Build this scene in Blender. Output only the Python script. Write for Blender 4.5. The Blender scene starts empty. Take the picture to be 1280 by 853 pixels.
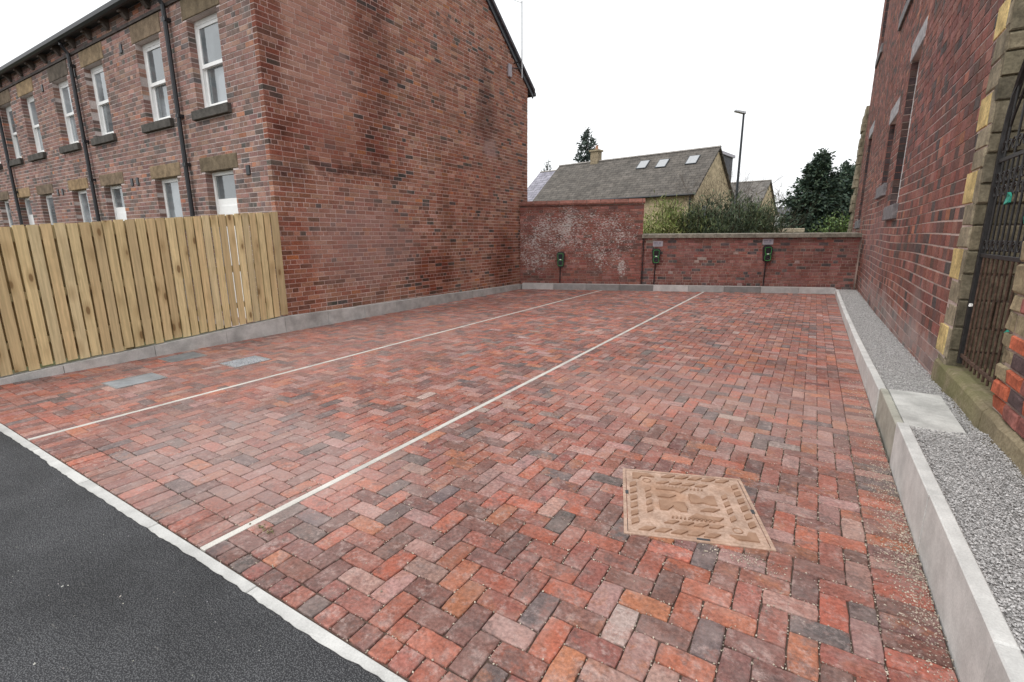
import bpy, bmesh, math, random
import numpy as np
from mathutils import Matrix, Vector

# ------------------------------------------------------------------ camera / world / light
SC = bpy.context.scene
COL = SC.collection
RND = random.Random(7)
NP = np.random.default_rng(11)
F_PX, PITCH, YAW, ROLL, CAM_H = 602.32, 0.21416, 0.55281, -0.00561, 1.5
PW, PH = 1280, 853
cp, sp, cy, sy = math.cos(PITCH), math.sin(PITCH), math.cos(YAW), math.sin(YAW)
FWD = np.array([-sy * cp, cy * cp, -sp]); R0 = np.array([cy, sy, 0.0]); U0 = np.cross(R0, FWD)
RIGHT = R0 * math.cos(ROLL) + U0 * math.sin(ROLL); UP = -R0 * math.sin(ROLL) + U0 * math.cos(ROLL)
CAM = np.array([0, 0, CAM_H])
cam_data = bpy.data.cameras.new('camera'); cam = bpy.data.objects.new('camera', cam_data); COL.objects.link(cam)
cam_data.sensor_width = 36.0; cam_data.lens = F_PX / PW * 36.0; cam_data.clip_start = 0.05; cam_data.clip_end = 2000
cam.matrix_world = Matrix(((RIGHT[0], UP[0], -FWD[0], 0), (RIGHT[1], UP[1], -FWD[1], 0), (RIGHT[2], UP[2], -FWD[2], CAM_H), (0, 0, 0, 1)))
SC.camera = cam
SC.render.resolution_x = 1024; SC.render.resolution_y = 682
SC.view_settings.view_transform = 'Standard'; SC.view_settings.look = 'None'; SC.view_settings.gamma = 1.0
SC.view_settings.use_curve_mapping = False
SC.view_settings.exposure = 0.46

SUN_EL, SUN_AZ = math.radians(55), math.radians(200)
world = bpy.data.worlds.new('World'); SC.world = world; world.use_nodes = True
wt = world.node_tree; wn = wt.nodes; wn.clear()
sky = wn.new('ShaderNodeTexSky'); sky.sky_type = 'NISHITA'; sky.sun_disc = False
sky.sun_elevation = SUN_EL; sky.sun_rotation = SUN_AZ; sky.dust_density = 8.0; sky.air_density = 1.0
hs = wn.new('ShaderNodeHueSaturation'); hs.inputs['Saturation'].default_value = 0.08
mixw = wn.new('ShaderNodeMix'); mixw.data_type = 'RGBA'; mixw.inputs[0].default_value = 0.88
mixw.inputs[7].default_value = (8.6, 8.75, 8.9, 1)       # even cloud layer
bg = wn.new('ShaderNodeBackground'); bg.inputs['Strength'].default_value = 0.12
wo = wn.new('ShaderNodeOutputWorld')
wt.links.new(sky.outputs[0], hs.inputs['Color']); wt.links.new(hs.outputs[0], mixw.inputs[6])
wt.links.new(mixw.outputs[2], bg.inputs[0]); wt.links.new(bg.outputs[0], wo.inputs[0])
sun_d = bpy.data.lights.new('sun', 'SUN'); sun_d.energy = 0.9; sun_d.angle = math.radians(35); sun_d.color = (1, .97, .93)
sun = bpy.data.objects.new('sun', sun_d); COL.objects.link(sun)
SDIR = Vector((math.sin(SUN_AZ) * math.cos(SUN_EL), math.cos(SUN_AZ) * math.cos(SUN_EL), math.sin(SUN_EL)))
sun.rotation_euler = SDIR.to_track_quat('Z', 'Y').to_euler()

def ray(x, y): return FWD * F_PX + RIGHT * (x - PW / 2) - UP * (y - PH / 2)
def on_z(x, y, z): d = ray(x, y); return CAM + d * (z - CAM_H) / d[2]
def at_dist(x, D, z=0.0):
    d = ray(x, 290); d = d[:2] / np.linalg.norm(d[:2]); return np.array([d[0] * D, d[1] * D, z])
def on_plane(x, y, p0, n): d = ray(x, y); return CAM + d * (np.dot(n, np.asarray(p0) - CAM) / np.dot(n, d))
def proj(P):
    v = np.asarray(P, float) - CAM; z = v @ FWD
    z = np.where(z < .05, .05, z)
    return np.stack([PW / 2 + F_PX * (v @ RIGHT) / z, PH / 2 - F_PX * (v @ UP) / z], -1), v @ FWD

# ------------------------------------------------------------------ node materials
class NT:
    def __init__(s, name):
        s.m = bpy.data.materials.new(name); s.m.use_nodes = True; s.t = s.m.node_tree; s.n = s.t.nodes
        s.b = s.n['Principled BSDF']; s._pos = None
    def link(s, a, b): s.t.links.new(a, b)
    def put(s, sock, v):
        if hasattr(v, 'is_output'): s.link(v, sock)
        elif isinstance(v, (tuple, list)) and len(v) == 3 and sock.type == 'RGBA': sock.default_value = (*v, 1)
        else: sock.default_value = v
    def pos(s):
        if s._pos is None: s._pos = s.n.new('ShaderNodeNewGeometry').outputs['Position']
        return s._pos
    def mapping(s, scale=(1, 1, 1), loc=(0, 0, 0), vec=None):
        m = s.n.new('ShaderNodeMapping'); m.inputs['Scale'].default_value = scale; m.inputs['Location'].default_value = loc
        s.link(vec or s.pos(), m.inputs['Vector']); return m.outputs[0]
    def noise(s, scale, detail=4, rough=.55, vec=None, color=False):
        n = s.n.new('ShaderNodeTexNoise'); n.inputs['Scale'].default_value = scale; n.inputs['Detail'].default_value = detail
        n.inputs['Roughness'].default_value = rough; s.link(vec or s.pos(), n.inputs['Vector']); return n.outputs[1 if color else 0]
    def voro(s, scale, feature='F1', vec=None, out=0):
        n = s.n.new('ShaderNodeTexVoronoi'); n.feature = feature; n.inputs['Scale'].default_value = scale
        s.link(vec or s.pos(), n.inputs['Vector']); return n.outputs[out]
    def rng(s, v, a, b, c=0., d=1.):
        n = s.n.new('ShaderNodeMapRange'); n.interpolation_type = 'SMOOTHSTEP'
        s.link(v, n.inputs[0])
        for i, x in enumerate((a, b, c, d)): n.inputs[i + 1].default_value = x
        return n.outputs[0]
    def math(s, op, a, b=0.0):
        n = s.n.new('ShaderNodeMath'); n.operation = op; s.put(n.inputs[0], a); s.put(n.inputs[1], b); return n.outputs[0]
    def mix(s, fac, a, b, mode='MIX'):
        n = s.n.new('ShaderNodeMix'); n.data_type = 'RGBA'; n.blend_type = mode; n.clamp_factor = True
        s.put(n.inputs[0], fac); s.put(n.inputs[6], a); s.put(n.inputs[7], b); return n.outputs[2]
    def attr(s, name='Col'):
        n = s.n.new('ShaderNodeAttribute'); n.attribute_name = name; return n.outputs['Color']
    def grey(s, v):
        n = s.n.new('ShaderNodeCombineColor')
        for i in range(3): s.link(v, n.inputs[i])
        return n.outputs[0]
    def bump(s, h, strength=.3, dist=.01):
        n = s.n.new('ShaderNodeBump'); n.inputs['Strength'].default_value = strength; n.inputs['Distance'].default_value = dist
        s.link(h, n.inputs['Height']); s.link(n.outputs[0], s.b.inputs['Normal'])
    def warp(s, scale, amt):
        nz = s.noise(scale, 7, .68, color=True)
        v = s.n.new('ShaderNodeVectorMath'); v.operation = 'SUBTRACT'; s.link(nz, v.inputs[0]); v.inputs[1].default_value = (.5, .5, .5)
        w = s.n.new('ShaderNodeVectorMath'); w.operation = 'SCALE'; s.link(v.outputs[0], w.inputs[0]); w.inputs['Scale'].default_value = amt
        a = s.n.new('ShaderNodeVectorMath'); a.operation = 'ADD'; s.link(s.pos(), a.inputs[0]); s.link(w.outputs[0], a.inputs[1])
        return a.outputs[0]
    def blob(s, vec, c, r, soft=.5):
        a = s.n.new('ShaderNodeVectorMath'); a.operation = 'SUBTRACT'; s.link(vec, a.inputs[0]); a.inputs[1].default_value = c
        d = s.n.new('ShaderNodeVectorMath'); d.operation = 'DIVIDE'; s.link(a.outputs[0], d.inputs[0]); d.inputs[1].default_value = r
        l = s.n.new('ShaderNodeVectorMath'); l.operation = 'LENGTH'; s.link(d.outputs[0], l.inputs[0])
        return s.rng(l.outputs['Value'], 1 - soft, 1 + soft, 1, 0)
    def done(s, color, rough=.8, spec=.3, metal=0.):
        s.put(s.b.inputs['Base Color'], color); s.put(s.b.inputs['Roughness'], rough)
        s.b.inputs['Specular IOR Level'].default_value = spec; s.b.inputs['Metallic'].default_value = metal
        return s.m

def apply_stains(t, c, stains, warp=(1.6, .9), per=None):
    if not stains: return c
    w = t.warp(*warp)
    if per is not None:
        wn_ = t.n.new('ShaderNodeTexWhiteNoise'); wn_.noise_dimensions = '3D'; t.link(per, wn_.inputs['Vector']); pf = t.rng(wn_.outputs['Value'], 0, 1, .6, 1.35)
    for mode, cen, rad, colr, fac in stains:
        b = t.blob(w, cen, rad, .45)
        ff = t.math('MULTIPLY', b, fac)
        if per is not None: ff = t.math('MULTIPLY', ff, pf)
        c = t.mix(ff, c, colr, 'MULTIPLY' if mode == 'mul' else 'MIX')
    return c

def white_flake(t, c, blobs, colr, lo=.52):
    w = t.warp(2.2, .5)
    m = None
    for cen, rad, k in blobs:
        b = t.math('MULTIPLY', t.blob(w, cen, rad, .6), k)
        m = b if m is None else t.math('MAXIMUM', m, b)
    n = t.noise(19, 7, .75, t.mapping((1, 1, 1.7)))
    n2 = t.noise(2.6, 4, .6)
    s_ = t.math('ADD', t.math('ADD', n, t.math('MULTIPLY', n2, .3)), t.math('MULTIPLY', m, .22))
    f = t.math('MULTIPLY', t.rng(s_, lo + .31, lo + .375), t.rng(m, .02, .25))
    return t.mix(t.math('MULTIPLY', f, .8), c, colr)

def brick_mat(name, stains=(), rough=.88, var=.5, bloom=.25, bloomc=(.55, .42, .38), flakes=None, bump=.35, burn=0.):
    t = NT(name); c = t.attr()
    if burn:
        wn_ = t.n.new('ShaderNodeTexWhiteNoise'); wn_.noise_dimensions = '3D'; t.link(c, wn_.inputs['Vector'])
        sc_ = t.n.new('ShaderNodeVectorMath'); sc_.operation = 'SCALE'; t.link(wn_.outputs['Color'], sc_.inputs[0]); sc_.inputs['Scale'].default_value = 30
        ad_ = t.n.new('ShaderNodeVectorMath'); ad_.operation = 'ADD'; t.link(t.pos(), ad_.inputs[0]); t.link(sc_.outputs[0], ad_.inputs[1])
        r_ = wn_.outputs['Value']; bn = t.noise(9.5, 6, .68, ad_.outputs[0]); bn2 = t.noise(15, 7, .75, ad_.outputs[0])
        sec = t.mix(t.rng(r_, .35, .6), (.135, .10, .095), t.mix(t.rng(r_, .75, .85), (.30, .11, .08), (.36, .15, .085)))
        c = t.mix(t.math('MULTIPLY', t.rng(bn, .47, .60), burn), c, sec)
        c = t.mix(t.math('MULTIPLY', t.rng(bn2, .50, .64), burn * .72), c, (.50, .39, .36))
        c = t.mix(t.math('MULTIPLY', t.rng(t.noise(160, 3, .6), .62, .75), .35), c, (.52, .44, .40))
    fine = t.noise(55, 6, .65); mid = t.noise(7, 4, .6); big = t.noise(.9, 4, .6)
    c = t.mix(1, c, t.grey(t.rng(fine, .25, .75, 1 - var, 1 + var * .6)), 'MULTIPLY')
    c = t.mix(t.math('MULTIPLY', t.rng(mid, .42, .68), bloom), c, bloomc)
    c = t.mix(1, c, t.grey(t.rng(big, .3, .7, .84, 1.14)), 'MULTIPLY')
    c = apply_stains(t, c, stains, per=t.attr())
    if flakes: c = white_flake(t, c, *flakes)
    t.bump(t.math('ADD', fine, t.math('MULTIPLY', mid, .6)), bump, .006)
    return t.done(c, rough, .25)

def mortar_mat(name, base, stains=(), flakes=None, dark=.75):
    t = NT(name)
    n = t.noise(40, 5, .65); b = t.noise(1.6, 4, .6)
    c = t.mix(t.rng(n, .3, .7), tuple(x * .82 for x in base), tuple(min(1, x * 1.12) for x in base))
    c = t.mix(1, c, t.grey(t.rng(b, .3, .7, dark, 1.1)), 'MULTIPLY')
    c = apply_stains(t, c, stains)
    if flakes: c = white_flake(t, c, *flakes)
    t.bump(n, .4, .006)
    return t.done(c, .95, .15)

def plain(name, base, rough=.6, spec=.4, metal=0., nscale=14, var=.12, bump=.1, attr=False):
    t = NT(name); n = t.noise(nscale, 5, .6); n2 = t.noise(nscale * 6, 3, .6)
    src = t.attr() if attr else base
    c = t.mix(1, src, t.grey(t.rng(n, .25, .75, 1 - var, 1 + var)), 'MULTIPLY')
    c = t.mix(1, c, t.grey(t.rng(n2, .25, .75, 1 - var * .6, 1 + var * .6)), 'MULTIPLY')
    if bump: t.bump(t.math('ADD', n, t.math('MULTIPLY', n2, .5)), bump, .008)
    return t.done(c, rough, spec, metal)

M = {}
# ---- gable stains (soot lines, damp, old paint edges that the wall really carries)
GX = -7.25
gst = [('mix', (GX, 5.8, 4.7), (9, .65, 1.9), (.43, .25, .21), .42),
       ('mul', (GX, 6.95, 4.6), (9, .50, 1.7), (.66, .52, .50), .85),
       ('mul', (GX, 4.9, 4.4), (9, .28, 1.5), (.60, .44, .42), .85),
       ('mul', (GX, 5.9, 3.05), (9, 1.5, .42), (.72, .55, .52), .75),
       ('mul', (GX, 6.5, 2.70), (9, 1.2, .075), (.35, .33, .33), .75),
       ('mul', (GX, 5.0, 2.5), (9, .35, .2), (.4, .38, .4), .7),
       ('mul', (GX, 10.62, 4.3), (9, .38, .75), (.50, .50, .52), .85),
       ('mul', (GX, 10.6, 5.25), (9, .2, .5), (.55, .55, .55), .7),
       ('mix', (GX, 10.75, 3.7), (9, .3, .3), (.42, .30, .28), .5),
       ('mul', (GX, 8.5, .65), (9, .6, .55), (.62, .40, .34), .85),
       ('mul', (GX, 8.9, 1.6), (9, .25, 1.3), (.72, .66, .62), .8),
       ('mul', (GX, 11.3, .8), (9, .55, .8), (.60, .42, .36), .8),
       ('mul', (GX, 12.4, 1.6), (9, .22, 1.4), (.55, .50, .48), .8),
       ('mul', (GX, 5.05, 1.0), (9, .35, .9), (.75, .52, .44), .7),
       ('mul', (GX, 9.9, 2.7), (9, 1.1, .8), (.95, .80, .74), .6),
       ('mix', (GX, 6.6, 1.4), (9, 1.2, .8), (.40, .26, .235), .45)]
M['gable_brick'] = brick_mat('gable brick', gst, var=.5, bloom=.2, bloomc=(.42, .245, .195))
M['gable_mortar'] = mortar_mat('gable mortar', (.72, .57, .53), [(*s_[:4], s_[4] * .6) for s_ in gst])
M['front_brick'] = brick_mat('front brick', (), var=.35, bloom=.2, bloomc=(.40, .29, .275))
M['front_mortar'] = mortar_mat('front mortar', (.60, .515, .49))
rst = [('mix', (1.05, 8.5, .32), (9, 5.5, .22), (.42, .37, .35), .4), ('mix', (1.05, 7.0, .55), (9, .4, .4), (.40, .31, .29), .3),
       ('mul', (1.05, 8.0, 3.2), (9, 2.0, .9), (.85, .82, .9), .6), ('mix', (1.05, 12.5, 1.2), (9, 2, .8), (.38, .27, .27), .2)]
M['right_brick'] = brick_mat('right building brick', rst, var=.5, bloom=.16, bloomc=(.34, .21, .20))
M['right_mortar'] = mortar_mat('right building mortar', (.53, .43, .385), rst)
WA, WB = np.array([-7.15, 12.25]), np.array([1.05, 15.33])        # back wall line
WU = (WB - WA) / np.linalg.norm(WB - WA); WN = np.array([WU[1], -WU[0]])   # along, outward (to the yard)
def wpt(t, z=0, d=0): p = WA + WU * t + WN * d; return np.array([p[0], p[1], z])
flk = ([(tuple(wpt(1.1, 1.65)), (.95, .9, .62), .72), (tuple(wpt(.35, 1.1)), (.55, .6, .65), .60), (tuple(wpt(2.35, 1.5)), (.85, .8, .8), .56),
        (tuple(wpt(2.8, .62)), (.12, .2, .28), .95), (tuple(wpt(1.5, 2.0)), (1.7, 1.2, .25), .5), (tuple(wpt(2.2, .95)), (.9, .8, .45), .46)], (.56, .525, .50), .475)
M['tall_brick'] = brick_mat('back wall brick', (), var=.4, bloom=.12, flakes=flk)
M['tall_mortar'] = mortar_mat('back wall mortar', (.30, .20, .17), (), flk)
M['low_brick'] = brick_mat('low wall brick', (), var=.4, bloom=.22, bloomc=(.42, .3, .28))
M['low_mortar'] = mortar_mat('low wall mortar', (.46, .36, .31), dark=.5)
M['paver'] = brick_mat('clay paver', [('mix', (-3.3, 1.75, 0), (1.3, .75, 9), (.42, .33, .31), .38), ('mix', (-.6, 4.6, 0), (1.6, .9, 9), (.42, .30, .27), .25), ('mix', (-5.6, 4.5, 0), (1.5, 3, 9), (.36, .24, .21), .25)], rough=.85, var=.42, bloom=.22, bloomc=(.44, .33, .30), bump=.8, burn=.75)
M['bed'] = mortar_mat('jointing sand', (.135, .095, .076), dark=.6)
M['stone_tan'] = plain('weathered sandstone', None, .92, .2, nscale=9, var=.38, bump=.8, attr=True)
M['lintel'] = plain('sandstone dressing', None, .9, .2, nscale=8, var=.35, bump=.4, attr=True)
M['white'] = plain('white upvc', (.86, .86, .85), .35, .5, var=.03, bump=0)
M['black'] = plain('black plastic', (.017, .018, .022), .4, .5, var=.1, bump=.02)
M['bargeboard'] = plain('dark bargeboard', (.035, .042, .05), .45, .5, var=.1, bump=.02)
M['slate'] = plain('slate roofing', (.10, .10, .11), .8, .3, nscale=4, var=.3, bump=.3)
M['iron'] = plain('black iron', (.014, .013, .013), .55, .5, nscale=30, var=.5, bump=.3)
M['rust'] = plain('rusty iron', (.085, .05, .035), .8, .3, nscale=30, var=.5, bump=.4)
M['galv'] = plain('galvanised steel', (.42, .43, .44), .45, .5, metal=.6, var=.1, bump=.02)
t = NT('window glass'); t.b.inputs['IOR'].default_value = 1.9
M['glass'] = t.done(t.mix(t.rng(t.noise(1.3, 2), .4, .6), (.10, .12, .13), (.26, .29, .31)), .04, .8)
M['dark_glass'] = NT('dark glass').done((.02, .022, .025), .06, .6)
# concrete
def concrete(name, base, sc=6, var=.2, spots=.25):
    t = NT(name); n = t.noise(sc, 6, .65); n2 = t.noise(sc * 22, 4, .6); n3 = t.noise(sc * .4, 4, .6)
    c = t.mix(1, t.attr(), t.grey(t.rng(n, .25, .75, 1 - var, 1 + var * .5)), 'MULTIPLY')
    c = t.mix(1, c, t.grey(t.rng(n2, .3, .7, .9, 1.07)), 'MULTIPLY')
    c = t.mix(t.math('MULTIPLY', t.rng(n3, .52, .7), spots), c, (base[0] * .45, base[1] * .45, base[2] * .46))
    t.bump(t.math('ADD', n, n2), .25, .004); return t.done(c, .9, .2)
M['concrete'] = concrete('kerb concrete', (.5, .5, .48))
M['old_concrete'] = concrete('weathered concrete', (.5, .48, .45), 5, .3, .5)
# asphalt
t = NT('asphalt'); v = t.voro(165); n = t.noise(240, 3, .6); g = t.noise(1.1, 4, .6); gg = t.noise(5, 4, .6)
c = t.mix(t.rng(v, .15, .6), (.165, .167, .173), (.044, .045, .049))
c = t.mix(1, c, t.grey(t.rng(g, .3, .7, .72, 1.25)), 'MULTIPLY')
sp_ = t.math('MULTIPLY', t.rng(t.noise(95, 2, .5), .70, .76), t.rng(gg, .5, .68))
c = t.mix(t.math('MULTIPLY', sp_, .75), c, (.40, .38, .35))
st_ = t.math('MULTIPLY', t.rng(t.noise(9, 5, .7, t.mapping((1, 4.5, 1))), .62, .70), t.rng(t.noise(.9, 2), .5, .6))
c = t.mix(t.math('MULTIPLY', st_, .35), c, (.32, .31, .29))
t.bump(t.math('SUBTRACT', n, t.math('MULTIPLY', v, 1.6)), .9, .006); M['asphalt'] = t.done(c, .85, .3)
# far ground
t = NT('soil and grass'); n = t.noise(.6, 6, .65); M['ground'] = t.done(t.mix(t.rng(n, .35, .65), (.07, .085, .03), (.11, .09, .06)), .95, .1)
M['gravel'] = plain('limestone chippings', None, .9, .25, nscale=80, var=.2, bump=.3, attr=True)
M['gravel_bed'] = plain('chipping bed', (.40, .39, .38), .95, .1, nscale=90, var=.5, bump=.8)
# timber
t = NT('treated timber'); gv = t.mapping((26, 26, 1.2)); n = t.noise(1.6, 5, .6, gv); w = t.noise(3.2, 3, .5, t.mapping((10, 10, 2.2)))
kn = t.voro(1.0, 'F1', t.mapping((6.5, 6.5, 2.6)))
c = t.mix(1, t.attr(), t.grey(t.rng(n, .3, .7, .82, 1.12)), 'MULTIPLY')
c = t.mix(t.rng(w, .52, .75, 0, .45), c, (.50, .40, .21))
c = t.mix(t.rng(kn, .17, .10, 0, .85), c, (.16, .09, .04))
c = t.mix(t.rng(kn, .40, .16, 0, .35), c, (.30, .19, .08))
c = t.mix(t.rng(t.noise(1.7, 4, .6), .55, .75, 0, .3), c, (.36, .28, .15))
t.bump(n, .25, .004); M['timber'] = t.done(c, .8, .25)
# foliage
def leafm(name, rough=.6, trans=.25):
    t = NT(name); t.done(t.mix(1, t.attr(), t.grey(t.rng(t.noise(1.3, 3), .3, .7, .7, 1.25)), 'MULTIPLY'), rough, .25)
    t.b.inputs['Transmission Weight'].default_value = 0; t.b.inputs['Subsurface Weight'].default_value = 0
    return t.m
M['leaf'] = leafm('foliage'); M['bark'] = plain('bark', (.10, .075, .055), .95, .1, nscale=12, var=.4, bump=.6)
M['cream_stone'] = plain('cream stone walling', (.47, .38, .25), .92, .2, nscale=3.5, var=.35, bump=.6)
M['roof_tile'] = None
def tilem(name, a, b, sc):
    t = NT(name); n = t.noise(2.2, 5, .65); n2 = t.noise(18, 4, .6)
    br = t.n.new('ShaderNodeTexBrick'); br.inputs['Scale'].default_value = sc; br.inputs['Mortar Size'].default_value = .012
    br.inputs['Color1'].default_value = (*a, 1); br.inputs['Color2'].default_value = (*b, 1); br.inputs['Mortar'].default_value = (a[0] * .4, a[1] * .4, a[2] * .4, 1)
    br.inputs['Brick Width'].default_value = .5; br.inputs['Row Height'].default_value = .22
    uv = t.n.new('ShaderNodeUVMap'); uv.uv_map = 'UVMap'; t.link(uv.outputs[0], br.inputs['Vector'])
    c = t.mix(1, br.outputs[0], t.grey(t.rng(n, .25, .75, .65, 1.3)), 'MULTIPLY'); c = t.mix(1, c, t.grey(t.rng(n2, .3, .7, .85, 1.15)), 'MULTIPLY')
    t.bump(t.math('SUBTRACT', 1.0, br.outputs['Fac']), .5, .03); return t.done(c, .85, .25)
M['roof_brown'] = tilem('brown roof tiles', (.105, .095, .085), (.14, .125, .11), 1.0)
M['roof_lilac'] = tilem('grey lilac roof tiles', (.26, .25, .29), (.31, .30, .34), .7)
M['roof_grey'] = tilem('grey roof tiles', (.15, .14, .13), (.18, .165, .15), 1.0)
M['terracotta'] = plain('terracotta coping', None, .85, .2, nscale=12, var=.3, bump=.3, attr=True)
M['green_trim'] = plain('green trim', (.05, .36, .06), .4, .5, var=.05, bump=0)
M['grey_sign'] = plain('grey sign plate', (.38, .36, .40), .5, .4, var=.08, bump=0)
M['sign_print'] = plain('sign print', (.20, .19, .24), .5, .4, var=.08, bump=0)
M['plastic_green'] = plain('green plastic scrap', (.03, .30, .22), .5, .4, var=.2, bump=.1)
M['paper'] = plain('white scrap', (.75, .75, .72), .8, .2, var=.08, bump=.1)
t = NT('cover cast iron'); n = t.noise(9, 5, .65); n2 = t.noise(60, 4, .6)
dd = t.noise(2.1, 3, .6)
c = t.mix(t.rng(n2, .3, .7), (.39, .26, .195), (.52, .37, .29)); c = t.mix(t.rng(dd, .47, .62, 0, .6), c, (.36, .195, .115))
c = t.mix(1, c, t.grey(t.rng(n, .3, .7, .8, 1.12)), 'MULTIPLY'); t.bump(n2, .3, .003); M['cover_dust'] = t.done(c, .9, .2)
t = NT('cover raised iron'); n = t.noise(12, 5, .65); n2 = t.noise(70, 4, .6)
c = t.mix(t.rng(n, .35, .65), (.27, .155, .098), (.36, .22, .148)); t.bump(n2, .3, .002); M['cover_pad'] = t.done(c, .7, .3)
M['moss_stone'] = None
t = NT('mossy plinth stone'); n = t.noise(4, 6, .65); n2 = t.noise(45, 4, .6); n3 = t.noise(1.7, 3, .6)
gz = t.n.new('ShaderNodeSeparateXYZ'); t.link(t.pos(), gz.inputs[0])
mossf = t.math('MULTIPLY', t.rng(gz.outputs[1], 3.7, 4.6), t.rng(n, .36, .58))
c = t.mix(t.rng(n2, .3, .7), (.22, .18, .115), (.34, .285, .19)); c = t.mix(t.rng(n3, .45, .65, 0, .5), c, (.14, .115, .075))
c = t.mix(t.math('MULTIPLY', mossf, .55), c, (.13, .14, .05)); t.bump(t.math('ADD', n, n2), .6, .01); M['moss_stone'] = t.done(c, .95, .15)

# ------------------------------------------------------------------ mesh helpers
WPOS = {}
def link(o, parent, pos):
    COL.objects.link(o)
    pos = np.array(pos, float)
    if parent is not None:
        o.parent = parent; o.location = pos - WPOS[parent.name]
    else: o.location = pos
    WPOS[o.name] = pos
    return o
def empty(name, pos, label, cat, group=None):
    o = bpy.data.objects.new(name, None); o.empty_display_size = .1; link(o, None, pos); tag(o, label, cat, group); return o
def tag(o, label, cat, group=None):
    o['label'] = label; o['category'] = cat
    if group: o['group'] = group
    return o
def kind(o, k): o['kind'] = k; return o
def mesh(name, V, Fc, mat, parent=None, pos=None, col=None, smooth=False, uv=None):
    V = np.asarray(V, float)
    if pos is None: pos = WPOS[parent.name] if parent is not None else np.array([V[:, 0].mean(), V[:, 1].mean(), V[:, 2].min()])
    pos = np.array(pos, float)
    me = bpy.data.meshes.new(name)
    if isinstance(Fc, np.ndarray):
        nf, k = Fc.shape
        me.vertices.add(len(V)); me.vertices.foreach_set('co', (V - pos).ravel().astype(np.float32))
        me.loops.add(nf * k); me.loops.foreach_set('vertex_index', Fc.ravel().astype(np.int32))
        me.polygons.add(nf); me.polygons.foreach_set('loop_start', np.arange(0, nf * k, k, dtype=np.int32))
        me.polygons.foreach_set('loop_total', np.full(nf, k, np.int32)); me.update(calc_edges=True)
    else: me.from_pydata((V - pos).tolist(), [], Fc)
    if col is not None:
        c = np.asarray(col, float)
        if c.ndim == 1: c = np.tile(c, (len(V), 1))
        c = np.concatenate([c[:, :3], np.ones((len(c), 1))], 1)
        a = me.color_attributes.new('Col', 'FLOAT_COLOR', 'POINT'); a.data.foreach_set('color', c.ravel().astype(np.float32))
    if uv is not None:
        l = me.uv_layers.new(name='UVMap'); idx = np.zeros(len(me.loops), np.int32); me.loops.foreach_get('vertex_index', idx)
        l.data.foreach_set('uv', np.asarray(uv, np.float32)[idx].ravel())
    me.materials.append(M[mat] if isinstance(mat, str) else mat)
    me.polygons.foreach_set('use_smooth', [bool(smooth)] * len(me.polygons))
    return link(bpy.data.objects.new(name, me), parent, pos)
QB = [[0, 3, 2, 1], [4, 5, 6, 7], [0, 1, 5, 4], [1, 2, 6, 5], [2, 3, 7, 6], [3, 0, 4, 7]]
class G:                                     # geometry collector
    def __init__(s): s.V = []; s.F = []; s.C = []
    def add(s, V, Fc, col=None):
        o = len(s.V); s.V += [tuple(v) for v in V]; s.F += [[i + o for i in f] for f in Fc]
        s.C += [col if col is not None else (.5, .5, .5)] * len(V); return s
    def box(s, a, b, col=None, bev=0):
        (x0, y0, z0), (x1, y1, z1) = a, b
        x0, x1 = min(x0, x1), max(x0, x1); y0, y1 = min(y0, y1), max(y0, y1); z0, z1 = min(z0, z1), max(z0, z1)
        if not bev:
            return s.add([(x0, y0, z0), (x1, y0, z0), (x1, y1, z0), (x0, y1, z0), (x0, y0, z1), (x1, y0, z1), (x1, y1, z1), (x0, y1, z1)], QB, col)
        bm = bmesh.new(); bmesh.ops.create_cube(bm, size=1)
        for v in bm.verts: v.co = ((v.co.x + .5) * (x1 - x0) + x0, (v.co.y + .5) * (y1 - y0) + y0, (v.co.z + .5) * (z1 - z0) + z0)
        bmesh.ops.bevel(bm, geom=bm.edges[:], offset=bev, segments=1, affect='EDGES', profile=.5)
        bm.verts.index_update(); s.add([tuple(v.co) for v in bm.verts], [[v.index for v in f.verts] for f in bm.faces], col); bm.free(); return s
    def hexa(s, P, col=None): return s.add(P, QB, col)
    def tube(s, pts, r, n=8, col=None, cap=True):
        pts = [np.array(p, float) for p in pts]; rs = r if isinstance(r, (list, tuple)) else [r] * len(pts)
        V = []; Fc = []
        for i, p in enumerate(pts):
            d = pts[min(i + 1, len(pts) - 1)] - pts[max(i - 1, 0)]; d /= np.linalg.norm(d) + 1e-9
            a = np.cross(d, [0, 0, 1.] if abs(d[2]) < .9 else [1., 0, 0]); a /= np.linalg.norm(a); b = np.cross(d, a)
            for k in range(n):
                th = 2 * math.pi * k / n; V.append(p + (a * math.cos(th) + b * math.sin(th)) * rs[i])
        for i in range(len(pts) - 1):
            for k in range(n): Fc.append([i * n + k, i * n + (k + 1) % n, (i + 1) * n + (k + 1) % n, (i + 1) * n + k])
        if cap: Fc.append(list(range(n))[::-1]); Fc.append([(len(pts) - 1) * n + k for k in range(n)])
        return s.add(V, Fc, col)
    def prism(s, poly, z0, z1, col=None):
        n = len(poly); V = [(x, y, z0) for x, y in poly] + [(x, y, z1) for x, y in poly]
        return s.add(V, [list(range(n))[::-1], [n + i for i in range(n)]] + [[i, (i + 1) % n, n + (i + 1) % n, n + i] for i in range(n)], col)
    def out(s, name, mat, parent=None, pos=None, smooth=False, uv=None):
        return mesh(name, s.V, s.F, mat, parent, pos, s.C, smooth, uv)

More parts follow.
